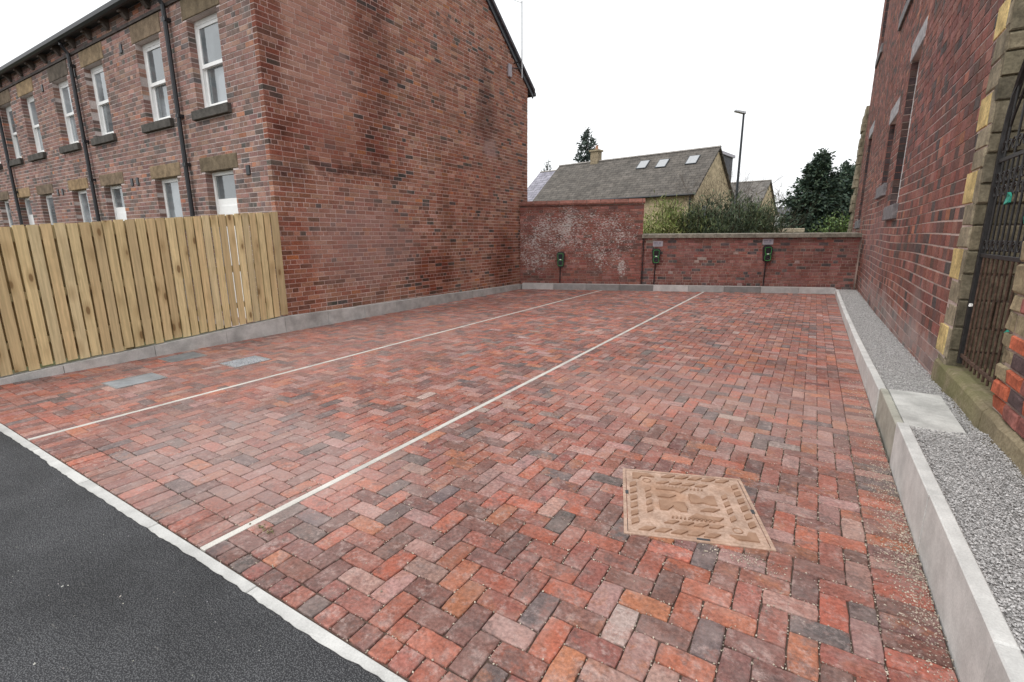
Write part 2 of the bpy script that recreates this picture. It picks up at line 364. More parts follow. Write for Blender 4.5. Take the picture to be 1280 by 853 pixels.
# ---- brick fields: each brick is a chamfered block with its own colour
BF = [[0, 1, 2, 3]] + [[i, 4 + i, 4 + (i + 1) % 4, (i + 1) % 4][::-1] for i in range(4)] + [[4 + i, 8 + i, 8 + (i + 1) % 4, 4 + (i + 1) % 4][::-1] for i in range(4)]
def brick_v(o, u, v, n, a, b, c, d, D, ch, jit=.0015, proud=0):
    """block on the plane o + u*U + v*V, spans a..b, c..d, front on the plane, D deep"""
    rj = lambda: RND.uniform(-jit, jit)
    P = []
    for (x, y) in ((a + ch, c + ch), (b - ch, c + ch), (b - ch, d - ch), (a + ch, d - ch)): P.append(o + u * (x + rj()) + v * (y + rj()) + n * (proud + rj()))
    for (x, y) in ((a, c), (b, c), (b, d), (a, d)): P.append(o + u * x + v * y + n * (proud - ch))
    for (x, y) in ((a, c), (b, c), (b, d), (a, d)): P.append(o + u * x + v * y - n * D)
    return np.array(P)
class Field:
    def __init__(s): s.B = []
    def add(s, V, col): s.B.append((V, col))
    def emit(s, name, mat, parent, n_single=300, ok=None, stuffname=None, faces=BF):
        if not s.B: return
        C4 = np.array([b[0][:4] for b in s.B]); P, Z = proj(C4)
        area = .5 * np.abs((P[:, 2, 0] - P[:, 0, 0]) * (P[:, 3, 1] - P[:, 1, 1]) - (P[:, 3, 0] - P[:, 1, 0]) * (P[:, 2, 1] - P[:, 0, 1]))
        m = P.mean(1); vis = (Z.min(1) > .1) & (m[:, 0] > 0) & (m[:, 0] < PW) & (m[:, 1] > 0) & (m[:, 1] < PH)
        if ok is not None: vis &= np.array([ok(c.mean(0)) for c in C4])
        area = np.where(vis, area, -1); order = np.argsort(-area)
        pick = set(int(i) for i in order[:n_single] if area[i] > 0)
        for i in pick:
            V, c = s.B[i]; mesh(name, V, faces, mat, parent, V[:4].mean(0), c)
        rest = [i for i in range(len(s.B)) if i not in pick]
        if rest:
            k = len(s.B[0][0]); V = np.concatenate([s.B[i][0] for i in rest]); C = np.repeat(np.array([s.B[i][1] for i in rest]), k, 0)
            f = np.array(faces); Fc = (f[None] + (np.arange(len(rest)) * k)[:, None, None]).reshape(-1, 4)
            kind(mesh(stuffname or name + '_field', V, Fc, mat, parent, None, C), 'stuff')
def pick_col(pal):
    r = RND.random() * sum(p[0] for p in pal)
    for w, c in pal:
        r -= w
        if r <= 0: break
    k = RND.uniform(.86, 1.24); return np.array([min(.9, c[0] * k * RND.uniform(.95, 1.05)), c[1] * k * RND.uniform(.95, 1.05), c[2] * k * RND.uniform(.95, 1.05)])
def lay(field, o, u, v, n, u0, u1, v0, v1, course, L, joint, D, pal, holes=(), vmax=None, header_every=5, ch=.004, proud=.0, jit=.0015, wob=.0):
    o = np.array(o, float); u = np.array(u, float); v = np.array(v, float); n = np.array(n, float)
    r = 0; z = v0
    while z < v1 - .02:
        h = min(course, v1 - z) - joint
        hdr = header_every and r % header_every == 2
        x = u0 - (L / 4 if hdr else (L / 2 if r % 2 else 0)) - RND.uniform(0, .02)
        while x < u1:
            w = (L / 2 if hdr or RND.random() < .12 else L); a, b = max(x, u0), min(x + w - joint, u1); x += w
            zc = z + h / 2; segs = [(a, b)]
            for (ha, hb, hc, hd) in holes:
                if hc < zc < hd:
                    ns = []
                    for (p, q) in segs:
                        if q <= ha or p >= hb: ns.append((p, q))
                        else:
                            if p < ha: ns.append((p, ha))
                            if q > hb: ns.append((hb, q))
                    segs = ns
            for (p, q) in segs:
                if q - p < .012: continue
                if vmax is not None and z + h > vmax((p + q) / 2): continue
                dz = wob * math.sin(p * 1.3 + r * .4) if wob else 0
                field.add(brick_v(o, u, v, n, p, q, z + dz, z + h + dz, D, ch, jit, proud + RND.uniform(.0002, .0035)), pick_col(pal))
        z += course; r += 1
def holed_sheet(o, u, v, u0, u1, v0, v1, holes):
    xs = sorted(set([u0, u1] + [min(max(h[i], u0), u1) for h in holes for i in (0, 1)])); ys = sorted(set([v0, v1] + [min(max(h[i], v0), v1) for h in holes for i in (2, 3)]))
    g = G(); o = np.array(o, float); u = np.array(u, float); v = np.array(v, float)
    for a, b in zip(xs, xs[1:]):
        for c, d in zip(ys, ys[1:]):
            if b - a < 1e-5 or d - c < 1e-5: continue
            if any(h[0] < (a + b) / 2 < h[1] and h[2] < (c + d) / 2 < h[3] for h in holes): continue
            g.add([o + u * a + v * c, o + u * b + v * c, o + u * b + v * d, o + u * a + v * d], [[0, 1, 2, 3]])
    return g
def tunnel(g, o, u, v, n, h, d0, d1):
    o = np.array(o, float); u = np.array(u, float); v = np.array(v, float); n = np.array(n, float)
    e = .003; h = (h[0] - e, h[1] + e, h[2] - e, h[3] + e)
    P = [o + u * x + v * y - n * d for d in (d0, d1) for (x, y) in ((h[0], h[2]), (h[1], h[2]), (h[1], h[3]), (h[0], h[3]))]
    g.add(P, [[i, (i + 1) % 4, 4 + (i + 1) % 4, 4 + i] for i in range(4)])

X_, Y_, Z_ = np.array([1., 0, 0]), np.array([0, 1., 0]), np.array([0, 0, 1.])
# ================================================================== GROUND
g = G(); n = 64; R = 700
kind(mesh('ground', [(0, 0, -.2)] + [(R * math.cos(2 * math.pi * i / n), R * math.sin(2 * math.pi * i / n), -.2) for i in range(n)], [[0, 1 + i, 1 + (i + 1) % n] for i in range(n)], 'ground', None, (0, 0, -.2)), 'structure')
# road: ragged rolled edge lapping over the edging
xs = np.arange(-30, 12, .03); ed = []
e = 0
for i, x in enumerate(xs):
    e = e * .55 + RND.uniform(-.004, .004); wide = .925 + .004 * math.sin(x * 2.1) + .003 * math.sin(x * 5.3 + 1) + e
    if -1.45 < x < -.8: wide += .022 * (1 - abs(x + 1.12) / .35 if abs(x + 1.12) < .35 else 0) * .6
    ed.append(wide)
V = [(x, -14, .006) for x in xs] + [(x, y - .01, .009) for x, y in zip(xs, ed)] + [(x, y, .002) for x, y in zip(xs, ed)] + [(x, y + .001, -.05) for x, y in zip(xs, ed)]
k = len(xs); Fc = []
for r in range(3): Fc += [[r * k + i, r * k + i + 1, (r + 1) * k + i + 1, (r + 1) * k + i] for i in range(k - 1)]
kind(mesh('road', V, Fc, 'asphalt', None, (0, 0, 0)), 'structure')

YF = .988; XL, XR = -7.12, .585
def yback(x): return 12.05 + (x + 7.08) * .372
# front edging, pieces
edg = kind(mesh('edging', [(-12, .90, -.06), (XR + 1, .90, -.06), (XR + 1, YF - .004, -.06), (-12, YF - .004, -.06)], [[0, 1, 2, 3]], 'bed', None, (-3, .9, -.06)), 'structure')
def conc_col(a=.50, s=.06):
    k = RND.uniform(a - s, a + s); return (k, k * .99, k * .955)
x = -12
while x < XR + .4:
    L = .915; G().box((x + .002, .885, -.06), (x + L - .002, YF - .006 + RND.uniform(-.002, .002), RND.uniform(-.001, .001)), conc_col(.56), .004).out('edging_stone', 'concrete', edg, (x + L / 2, .94, -.06)); x += L
# bay lines: thin concrete strips set between the pavers
for xc, name in ((-4.965, 'bay_line'), (-2.415, 'bay_line')):
    yb = yback(xc) + .02
    ln = kind(G().box((xc - .022, YF + .01, -.05), (xc + .022, yb, -.03), (.3, .3, .3)).out(name, 'bed', None, (xc, YF, -.05)), 'structure')
    y = YF - .002
    while y < yb:
        L = min(.915, yb - y); o = RND.uniform(-.002, .002)
        G().box((xc - .022 + o, y + .0015, -.03), (xc + .022 + o, y + L - .0015, .001), tuple(np.array((.60, .575, .53)) * RND.uniform(.93, 1.05)), .002).out('strip_stone', 'concrete', ln, (xc, y + L / 2, -.03)); y += .915
# ---- paving
pav = kind(mesh('paving', [(XL - .02, YF, -.012), (XR, YF, -.012), (XR, yback(XR) + .1, -.012), (XL - .02, yback(XL) + .1, -.012)], [[0, 1, 2, 3]], 'bed', None, (-3, 6, -.011)), 'structure')
PAL_P = [(3.8, (.285, .108, .083)), (2.6, (.38, .12, .078)), (.6, (.39, .145, .08)), (2.8, (.185, .09, .077)), (1.1, (.12, .10, .098)), (1.7, (.36, .205, .18)), (.12, (.40, .30, .27))]
covers_ax = [(-6.27, -5.90, 1.88, 2.35), (-6.95, -6.59, 2.69, 3.11), (-6.03, -5.66, 2.96, 3.42)]
MC, MA, MS = np.array([-.4575, 2.644]), math.radians(19.5), .36
def in_mh(x, y, m=0):
    dx, dy = x - MC[0], y - MC[1]; a = dx * math.cos(MA) + dy * math.sin(MA); b = -dx * math.sin(MA) + dy * math.cos(MA)
    return abs(a) < MS - m and abs(b) < MS - m
U = .1028
near, far = [], []
def paver(x0, x1, y0, y1):
    if x1 - x0 < .025 or y1 - y0 < .025: return
    xc, yc = (x0 + x1) / 2, (y0 + y1) / 2
    if yc > yback(xc) + .1: return
    if all(in_mh(x, y, .02) for x in (x0, x1) for y in (y0, y1)): return
    for (a, b, c, d) in covers_ax:
        if x0 > a - .01 and x1 < b + .01 and y0 > c - .01 and y1 < d + .01: return
    (near if math.hypot(xc, yc) < 4.6 else far).append((x0, x1, y0, y1))
J = .0017
def bay(xa, xb, ya):
    i0, i1 = -3, int(math.ceil((xb - xa) / U)) + 3; j0, j1 = -3, int((15.2 - ya) / U)
    for i in range(i0, i1):
        for j in range(j0, j1):
            r = (i + j) % 4
            if r == 0: rc = (xa + i * U, xa + (i + 2) * U, ya + j * U, ya + (j + 1) * U)
            elif r == 2: rc = (xa + i * U, xa + (i + 1) * U, ya + j * U, ya + (j + 2) * U)
            else: continue
            a, b, c, d = max(rc[0], xa), min(rc[1], xb), max(rc[2], ya), rc[3]
            if b - a < .02 or d - c < .02: continue
            paver(a + J, b - J, c + J, d - J)
bay(-7.125, -4.986, YF + .205); bay(-4.944, -2.436, YF + .205); bay(-2.394, .378, YF + .104)
for xa, xb, w, l in ((-7.125, -4.986, U, .205), (-4.944, -2.436, U, .205), (-2.394, .585, .1035, .104)):
    x = xa
    while x < xb - .03: paver(x + J, min(x + w, xb) - J, YF + J, YF + l - J); x += w
y = YF + .104
while y < 15: paver(.378 + J, .583 - J, y + J, y + U - J); y += U
def paver_mesh(x0, x1, y0, y1, fine):
    c = pick_col(PAL_P); dz = RND.uniform(-.002, .0016); tx, ty = RND.uniform(-.010, .010), RND.uniform(-.010, .010); xm, ym = (x0 + x1) / 2, (y0 + y1) / 2
    hz = lambda x, y: dz + tx * (x - xm) + ty * (y - ym)
    if not fine:
        ch = .004; P = []
        for (x, y) in ((x0 + ch, y0 + ch), (x1 - ch, y0 + ch), (x1 - ch, y1 - ch), (x0 + ch, y1 - ch)): P.append((x, y, hz(x, y)))
        for (x, y) in ((x0, y0), (x1, y0), (x1, y1), (x0, y1)): P.append((x, y, hz(x, y) - .004))
        for (x, y) in ((x0, y0), (x1, y0), (x1, y1), (x0, y1)): P.append((x, y, -.03))
        return np.array(P), c
    nx = max(2, int(round((x1 - x0) / .05))); ny = max(2, int(round((y1 - y0) / .05)))
    ring = [(x0 + (x1 - x0) * i / nx, y0) for i in range(nx)] + [(x1, y0 + (y1 - y0) * i / ny) for i in range(ny)] + [(x1 - (x1 - x0) * i / nx, y1) for i in range(nx)] + [(x0, y1 - (y1 - y0) * i / ny) for i in range(ny)]
    n = len(ring); corner = {0, nx, nx + ny, 2 * nx + ny}
    V = []; out = []
    for i, (x, y) in enumerate(ring):
        k = 0.003 if i in corner else 0
        out.append((x + math.copysign(k, xm - x) + RND.uniform(-.0022, .0022), y + math.copysign(k, ym - y) + RND.uniform(-.0022, .0022)))
    for ins, zz in ((.0055, 0), (.002, -.0014), (0, -.0052), (0, -.03)):
        for (x, y) in out:
            xx = x + (xm - x) / max(abs(xm - x), ins + 1e-6) * min(ins, abs(xm - x)) if ins and abs(abs(x - xm) - (x1 - x0) / 2) < .008 else x
            yy = y + (ym - y) / max(abs(ym - y), ins + 1e-6) * min(ins, abs(ym - y)) if ins and abs(abs(y - ym) - (y1 - y0) / 2) < .008 else y
            V.append((xx, yy, hz(xx, yy) + zz + RND.uniform(-.0006, .0006) * (ins > 0)))
    Fc = [list(range(n))]
    for r in range(3): Fc += [[r * n + i, (r + 1) * n + i, (r + 1) * n + (i + 1) % n, r * n + (i + 1) % n] for i in range(n)]
    return np.array(V), c, Fc
items = [(paver_mesh(*r, True), r) for r in near]
def scr(r):
    P, Z = proj(np.array([(r[0], r[2], 0), (r[1], r[2], 0), (r[1], r[3], 0), (r[0], r[3], 0)])); m = P.mean(0)
    if Z.min() < .1 or not (0 < m[0] < PW and 0 < m[1] < PH): return -1
    return abs((P[2, 0] - P[0, 0]) * (P[3, 1] - P[1, 1]) - (P[3, 0] - P[1, 0]) * (P[2, 1] - P[0, 1]))
items.sort(key=lambda it: -scr(it[1]))
for (V, c, Fc), r in items[:300]: mesh('paver', V, Fc, 'paver', pav, ((r[0] + r[1]) / 2, (r[2] + r[3]) / 2, 0), c, smooth=False)
g = G()
for (V, c, Fc), r in items[300:]: g.add(V, Fc, tuple(c))
FV = [paver_mesh(*r, False) for r in far]
for V, c in FV: g.add(V, BF, tuple(c))
kind(g.out('paver_field', 'paver', pav), 'stuff')

# ---- small stones (vectorised deformed octahedra)
OV = np.array([(1, 0, 0), (0, 1, 0), (-1, 0, 0), (0, -1, 0), (0, 0, 1), (0, 0, -1)], float)
OF = np.array([(0, 1, 4), (1, 2, 4), (2, 3, 4), (3, 0, 4), (1, 0, 5), (2, 1, 5), (3, 2, 5), (0, 3, 5)])
def stones(name, P, S, cols, mat, flat=.65, parent=None):
    N = len(P); q = NP.normal(size=(N, 3, 3)); Q = np.linalg.qr(q)[0]
    sc = S[:, None] * NP.uniform(.6, 1.25, (N, 3)); V = OV[None] * sc[:, None, :] * NP.uniform(.75, 1.25, (N, 6, 1)); V = np.einsum('nij,nkj->nki', Q, V)
    V[:, :, 2] *= flat; V += P[:, None, :]
    Fc = (OF[None] + (np.arange(N) * 6)[:, None, None]).reshape(-1, 3)
    return kind(mesh(name, V.reshape(-1, 3), Fc, mat, parent, None if parent is not None else (P[:, 0].mean(), P[:, 1].mean(), 0), np.repeat(cols, 6, 0)), 'stuff')
def stonecols(N, base, s): k = NP.uniform(1 - s, 1 + s, (N, 1)); return np.clip(np.array(base)[None] * k * NP.uniform(.93, 1.07, (N, 3)), 0, .9)

# ---- left kerb (wall foot and fence foot), right kerb, back kerb
def ltop(y):
    return np.interp(y, [.5, 1.3, 2.0, 3.1, 4.55, 6.2, 7.9, 12.2], [.02, .055, .105, .155, .250, .222, .205, .13])
kl = kind(G().box((XL - .10, .6, -.15), (XL - .01, 12.0, -.05), (.3, .3, .3)).out('kerb', 'concrete', None, (XL, 6, -.15)), 'structure')
ys = [.0, .915, 1.83, 2.745, 3.66, 4.60, 5.42, 6.235, 7.07, 7.89, 8.8, 9.7, 10.6, 11.5, 12.15]
for a, b in zip(ys, ys[1:]):
    c = conc_col(.52, .08); x1, x0 = XL + RND.uniform(-.004, .003), XL - .125; a1, b1 = a + .003, b - .003
    V = [(x0, a1, -.1), (x1, a1, -.1), (x1, b1, -.1), (x0, b1, -.1), (x0, a1, ltop(a)), (x1 - .006, a1, ltop(a)), (x1 - .006, b1, ltop(b)), (x0, b1, ltop(b))]
    G().hexa(V, c).out('kerb_stone', 'old_concrete', kl, (XL - .06, (a + b) / 2, 0))
def rtop(y): return np.interp(y, [0, 3.84, 3.86, 4.88, 4.9, 7.5, 10.5, 15], [.305, .30, .25, .245, .235, .165, .12, .12])
kr = kind(G().box((XR + .01, .4, -.15), (XR + .05, 14.8, -.05), (.3, .3, .3)).out('kerb', 'concrete', None, (XR, 7, -.15)), 'structure')
ys = [.0, .9, 1.80, 2.79, 3.85, 4.89, 5.8, 6.72, 7.63, 8.55, 9.46, 10.4, 11.3, 12.2, 13.1, 14.0, 14.93]
for a, b in zip(ys, ys[1:]):
    sl = abs(a - 3.85) < .01; c = conc_col(.62, .05) if not sl else (.42, .41, .35)
    za, zb = rtop(a + .03), rtop(b - .03); x0 = XR + (.012 if sl else RND.uniform(-.003, .003)); x1 = XR + .062; g = G()
    ch = .006; a1, b1 = a + .002, b - .002
    V = [(x0, a1, -.1), (x1, a1, -.1), (x1, b1, -.1), (x0, b1, -.1), (x0, a1, za - ch), (x1, a1, za - ch), (x1, b1, zb - ch), (x0, b1, zb - ch),
         (x0 + ch, a1 + ch, za), (x1 - ch, a1 + ch, za), (x1 - ch, b1 - ch, zb), (x0 + ch, b1 - ch, zb)]
    g.add(V, [[0, 3, 2, 1], [0, 1, 5, 4], [1, 2, 6, 5], [2, 3, 7, 6], [3, 0, 4, 7], [4, 5, 9, 8], [5, 6, 10, 9], [6, 7, 11, 10], [7, 4, 8, 11], [8, 9, 10, 11]], c)
    g.out('kerb_stone', 'old_concrete' if sl else 'concrete', kr, ((x0 + x1) / 2, (a + b) / 2, 0))
# back kerb along the wall
KA, KB = np.array([-7.08, 12.05]), np.array([.60, 12.05 + 7.68 * .372]); KU = (KB - KA) / np.linalg.norm(KB - KA); KN = np.array([KU[1], -KU[0]]); KL = np.linalg.norm(KB - KA)
kb = kind(G().prism([tuple(KA - KN * .02), tuple(KB - KN * .02), tuple(KB - KN * .10), tuple(KA - KN * .10)], -.15, -.05, (.3, .3, .3)).out('kerb', 'concrete', None, (*(KA + KB) / 2, -.15)), 'structure')
s0 = 0; tones = {0: .52, 4: .56, 5: .40, 7: .45, 8: .56}
i = 0
while s0 < KL - .05:
    s1 = min(s0 + .915, KL); k = tones.get(i, RND.choice([.22, .25, .28, .33])); a, b = KA + KU * (s0 + .004), KA + KU * (s1 - .004); zt = .165 - .02 * s0 / KL; c = (k, k * .98, k * .96)
    g = G(); g.prism([tuple(a), tuple(b), tuple(b - KN * .05), tuple(a - KN * .05)], -.1, zt, c)
    g.prism([tuple(a - KN * .05), tuple(b - KN * .05), tuple(b - KN * .19), tuple(a - KN * .19)], -.1, zt + .004, (.50, .46, .44))
    g.out('kerb_stone', 'concrete', kb, (*(a + b) / 2, 0)); s0 = s1; i += 1

# ---- gravel strip with slab
XG0, XG1 = XR + .058, 1.07
gb = kind(mesh('gravel_bed', [(x, y, rtop(y) - .028 if not 3.8 < y < 4.95 else .21) for y in (0, 3.7, 3.95, 4.8, 5.0, 7.5, 10.5, 15.3) for x in (XG0, XG1)], [[2 * i, 2 * i + 1, 2 * i + 3, 2 * i + 2] for i in range(7)], 'gravel_bed', None, (.85, 7, .1)), 'structure')
N1 = 60000; y = 15.2 - (15.2 - .9) * NP.random(N1) ** .45; x = NP.uniform(XG0 + .004, XG1 - .005, N1)
m = ~((y > 3.86) & (y < 4.88) & (x < .965)); x, y = x[m], y[m]; rt = np.array([np.interp(y, [0, 3.84, 4.0, 4.7, 4.95, 7.5, 10.5, 15.2], [.305, .30, .262, .255, .235, .165, .12, .12])])[0]
z = rt - .022 + NP.uniform(-.006, .010, len(x)) + .025 * np.clip((x - .85) / .2, 0, 1)
S = NP.uniform(.0035, .0068, len(x)) * (1 + np.clip(y - 5, 0, 10) * .06)
kc = NP.choice([.32, .44, .52, .60], len(x), p=[.18, .32, .34, .16])[:, None]
stones('gravel', np.stack([x, y, z], 1), S, np.clip(kc * np.array([[1, .975, .96]]) * NP.uniform(.85, 1.15, (len(x), 1)), 0, .8), 'gravel')
g = G(); c = (.56, .555, .53)
g.hexa([(.648, 3.88, .205), (.955, 3.86, .205), (.975, 4.86, .205), (.648, 4.86, .205), (.648, 3.88, .252), (.955, 3.86, .250), (.975, 4.86, .252), (.648, 4.86, .254)], c)
tag(g.out('concrete_slab', 'old_concrete', None, (.8, 4.37, .205)), 'pale flat concrete slab lying in the grey gravel strip before the iron gate', 'slab')
P = np.array([[.965, 2.26, .31], [.975, 2.275, .318], [.985, 2.255, .312], [.958, 2.28, .31], [.972, 2.25, .316]])
tag(stones('soil_clod', P, np.full(5, .016), stonecols(5, (.03, .022, .015), .2), 'gravel'), 'small dark clod lying on the pale gravel between kerb and stone plinth', 'clod')
del bpy.data.objects['soil_clod']['kind']
# grit in the joints, thick by the right kerb
N2 = 16000; pts = []
rects = near
for k in range(N2):
    r = rects[RND.randrange(len(rects))]; e = RND.randrange(4); tt = RND.random(); o = RND.gauss(0, .0025)
    p = [(r[0] + (r[1] - r[0]) * tt, r[2] - J + o), (r[1] + J + o, r[2] + (r[3] - r[2]) * tt), (r[0] + (r[1] - r[0]) * tt, r[3] + J + o), (r[0] - J + o, r[2] + (r[3] - r[2]) * tt)][e]
    d = (p[0] + 1.2) / 1.8
    if RND.random() < .22 + .5 * max(0, min(1, d)): pts.append((*p, -.005 + RND.uniform(0, .006)))
for k in range(2600):
    yy = RND.choice([RND.gauss(3.2, .45), RND.gauss(2.6, .35), RND.uniform(1.6, 6)]); xx = .58 - abs(RND.gauss(0, .075))
    if yy > 1.2: pts.append((xx, yy, .002))
for k in range(260): pts.append((RND.uniform(-2.3, .5), RND.uniform(1.1, 4.4), .002))
for k in range(160): pts.append((MC[0] + RND.gauss(.3, .12), MC[1] + RND.gauss(-.36, .03), .003))
P = np.array(pts); P = P[[not in_mh(a, b, .03) for a, b, _ in P]]
kc = NP.choice([.55, .40, .26], len(P), p=[.45, .35, .2])[:, None] * np.array([[1, .86, .70]])
stones('joint_grit', P, NP.uniform(.002, .0052, len(P)), kc, 'gravel')
# loose chips on the road
N3 = 240; P = np.stack([NP.uniform(-6, -.4, N3), NP.uniform(.15, .88, N3), np.full(N3, .010)], 1)
stones('road_chips', P, NP.uniform(.0010, .0030, N3) * (1 + 1.3 * (NP.random(N3) > .93)), stonecols(N3, (.55, .53, .49), .3), 'gravel')
# dry debris at the bay line
P = np.array([[-2.36 + RND.gauss(.08, .05), 1.24 + RND.gauss(0, .012), .006] for _ in range(46)])
tag(stones('dry_debris', P, NP.uniform(.003, .008, 46), stonecols(46, (.20, .17, .09), .6), 'gravel', .4), 'scrap of dry leaf debris on the pavers beside the pale bay line', 'debris')
del bpy.data.objects['dry_debris']['kind']

# ================================================================== DRAIN COVERS
mh = empty('manhole_cover', (MC[0], MC[1], 0), 'large sandy brown embossed square manhole cover set askew in the brick pavers', 'manhole cover')
def rt(a, b, z): return (MC[0] + a * math.cos(MA) - b * math.sin(MA), MC[1] + a * math.sin(MA) + b * math.cos(MA), z)
def rbox(g, a0, a1, b0, b1, z0, z1, col=None, sk=0):
    g.hexa([rt(a0, b0, z0), rt(a1, b0 + sk, z0), rt(a1, b1 + sk, z0), rt(a0, b1, z0), rt(a0, b0, z1), rt(a1, b0 + sk, z1), rt(a1, b1 + sk, z1), rt(a0, b1, z1)], col)
g = G(); s_ = MS
for a0, a1, b0, b1 in ((-s_, s_, -s_, -s_ + .018), (-s_, s_, s_ - .018, s_), (-s_, -s_ + .018, -s_ + .018, s_ - .018), (s_ - .018, s_, -s_ + .018, s_ - .018)): rbox(g, a0, a1, b0, b1, -.03, .005)
g.out('frame', 'cover_dust', mh)
g = G(); q = s_ - .022; rbox(g, -q, q, -q, q, -.03, .0035); g.out('plate', 'cover_dust', mh)
def pad(poly, z0=.003, z1=.0115):
    g = G(); n = len(poly); cx = sum(p[0] for p in poly) / n; cy_ = sum(p[1] for p in poly) / n
    V = [rt(a, b, z0) for a, b in poly] + [rt(cx + (a - cx) * .97, cy_ + (b - cy_) * .97, z1) for a, b in poly]
    g.add(V, [[n + i for i in range(n)]] + [[i, (i + 1) % n, n + (i + 1) % n, n + i] for i in range(n)]); g.out('raised_pad', 'cover_pad', mh, rt(cx, cy_, z0))
def para(a, b, w, h, sk): pad([(a - w / 2 - sk, b - h / 2), (a + w / 2 - sk, b - h / 2), (a + w / 2 + sk, b + h / 2), (a - w / 2 + sk, b + h / 2)])
def para_v(a, b, w, h, sk): pad([(a - w / 2, b - h / 2 - sk), (a + w / 2, b - h / 2 + sk), (a + w / 2, b + h / 2 + sk), (a - w / 2, b + h / 2 - sk)])
for k in range(7):
    tt = -.24 + k * .08
    if k < 5: para(tt, -.30, .052, .036, .02)
    if k > 1: para(tt, .30, .052, .036, .02)
    if k < 6: para_v(-.30, tt, .038, .046, .014)
    if k > 0: para_v(.30, tt, .038, .046, .014)
for k in range(4):
    tt = -.14 + k * .075
    para(tt + .03, -.215, .046, .03, .018); para(tt + .02, .215, .046, .03, .018); para_v(-.215, tt + .03, .032, .042, .014); para_v(.215, tt + .02, .032, .042, .014)
for sg in (1, -1):                                     # corner chevrons and middle bars
    pad([(sg * .30, sg * -.235), (sg * .30, sg * -.31), (sg * .20, sg * -.31), (sg * .165, sg * -.275), (sg * .245, sg * -.275), (sg * .265, sg * -.235)])
    pad([(sg * -.16, sg * -.10), (sg * -.12, sg * -.10), (sg * -.085, sg * -.05), (sg * -.05, sg * -.10), (sg * -.015, sg * -.10), (sg * -.015, sg * .0), (sg * -.05, sg * .0), (sg * -.085, sg * -.015), (sg * -.12, sg * .0), (sg * -.16, sg * .0)])
    pad([(sg * -.02, sg * -.16), (sg * .14, sg * -.16), (sg * .17, sg * -.125), (sg * .06, sg * -.125), (sg * .03, sg * -.105)])
    para(sg * .11, sg * -.055, .07, .035, .02)
    for k in range(11): para(sg * (-.11 + k * .021), sg * .165, .008, .018, .002)
    g = G(); ca, cb = sg * .045, sg * .055
    g.tube([rt(ca + .034 * math.cos(u_), cb + .034 * math.sin(u_), .006) for u_ in np.linspace(0, 2 * math.pi, 17)], .0045, 5, cap=False); g.out('keyhole_ring', 'cover_pad', mh, rt(ca, cb, 0))
    g = G(); rbox(g, ca - .022, ca + .022, cb - .007, cb + .007, .0036, .0046); g.out('keyhole', 'black', mh, rt(ca, cb, 0))
    g = G(); ca, cb = sg * -.215, sg * .225
    g.tube([rt(ca + .024 * math.cos(u_), cb + .024 * math.sin(u_), .005) for u_ in np.linspace(0, 2 * math.pi, 17)], .003, 5, cap=False); g.out('ring_mark', 'cover_pad', mh, rt(ca, cb, 0))
for a, b, w, h in ((-s_ + .022, .06, .009, .02), (s_ - .022, -.02, .009, .02), (.03, -s_ + .022, .032, .008)):
    g = G(); rbox(g, a - w, a + w, b - h, b + h, .004, .0058); g.out('lift_slot', 'black', mh, rt(a, b, 0))
lab = ['smooth blue grey drain cover tray between the two others and the road, nearest the asphalt', 'narrow dark grey drain cover close against the timber fence kerb', 'rough gravel filled drain cover tray beside the far pale bay line']
for (a, b, c, d), lb, kcol in zip(covers_ax, lab, ((.30, .315, .33), (.22, .225, .23), (.36, .37, .385))):
    dc = empty('drain_cover', ((a + b) / 2, (c + d) / 2, 0), lb, 'drain cover', 'drain covers near the fence')
    G().box((a + .012, c + .012, -.03), (b - .012, d - .012, .003), kcol).out('fill', 'old_concrete', dc)
    g = G()
    for (p, q, r, s2) in ((a, b, c, c + .012), (a, b, d - .012, d), (a, a + .012, c + .012, d - .012), (b - .012, b, c + .012, d - .012)): g.box((p, r, -.03), (q, s2, .006), (.2, .2, .2))
    g.out('frame', 'galv', dc)
    if kcol[0] > .33:
        N = 500; P = np.stack([NP.uniform(a + .02, b - .02, N), NP.uniform(c + .02, d - .02, N), np.full(N, .004)], 1)
        stones('gravel_fill', P, NP.uniform(.004, .008, N), stonecols(N, (.36, .37, .39), .35), 'gravel', parent=dc)

# ================================================================== BRICK TERRACE (left)
FY = 4.72; ZE = 5.55; YR = 12.65
ter = empty('brick_terrace', (-7.25, FY, 0), 'two storey red brick terrace with white sash windows and blank gable end', 'house')
PAL_G = [(4, (.325, .155, .118)), (2.8, (.29, .115, .083)), (1.6, (.19, .098, .078)), (.55, (.095, .082, .08)), (1.4, (.40, .225, .18)), (.35, (.42, .175, .095))]
PAL_G = [(w, (c[0] * 1.04, c[1] * 1.08, c[2] * .97)) for w, c in PAL_G]
PAL_F = [(3.4, (.265, .145, .13)), (2.8, (.215, .118, .11)), (1.8, (.155, .105, .102)), (.8, (.105, .09, .092)), (1.1, (.32, .185, .165)), (.3, (.37, .155, .105))]
PAL_F = [(w, (c[0] * 1.04, c[1] * 1.08, c[2] * .97)) for w, c in PAL_F]
def zroof(y): return min(5.62 + (y - 4.62) * .737, 5.42 + (YR + .2 - y) * .737)
gw = mesh('gable_wall', [(GX - .0025, y, z) for y, z in ((FY + .003, -.1), (YR, -.1), (YR, zroof(YR) - .03), ((FY + YR) / 2 + .05, zroof((FY + YR) / 2 + .05)), (FY + .003, zroof(FY) - .03))], [[0, 1, 2, 3, 4]], 'gable_mortar', ter)
fld = Field()
CG = .0765
lay(fld, (GX, 0, 0), Y_, Z_, X_, FY, YR, .0, 9.0, CG, .228, .0115, .102, PAL_G, (), lambda y: zroof(y) + .02, 6, .0015)
fldF = Field()
CX = [-8.68, -10.54, -12.92, -14.76, -16.95, -18.65, -20.45, -22.3]
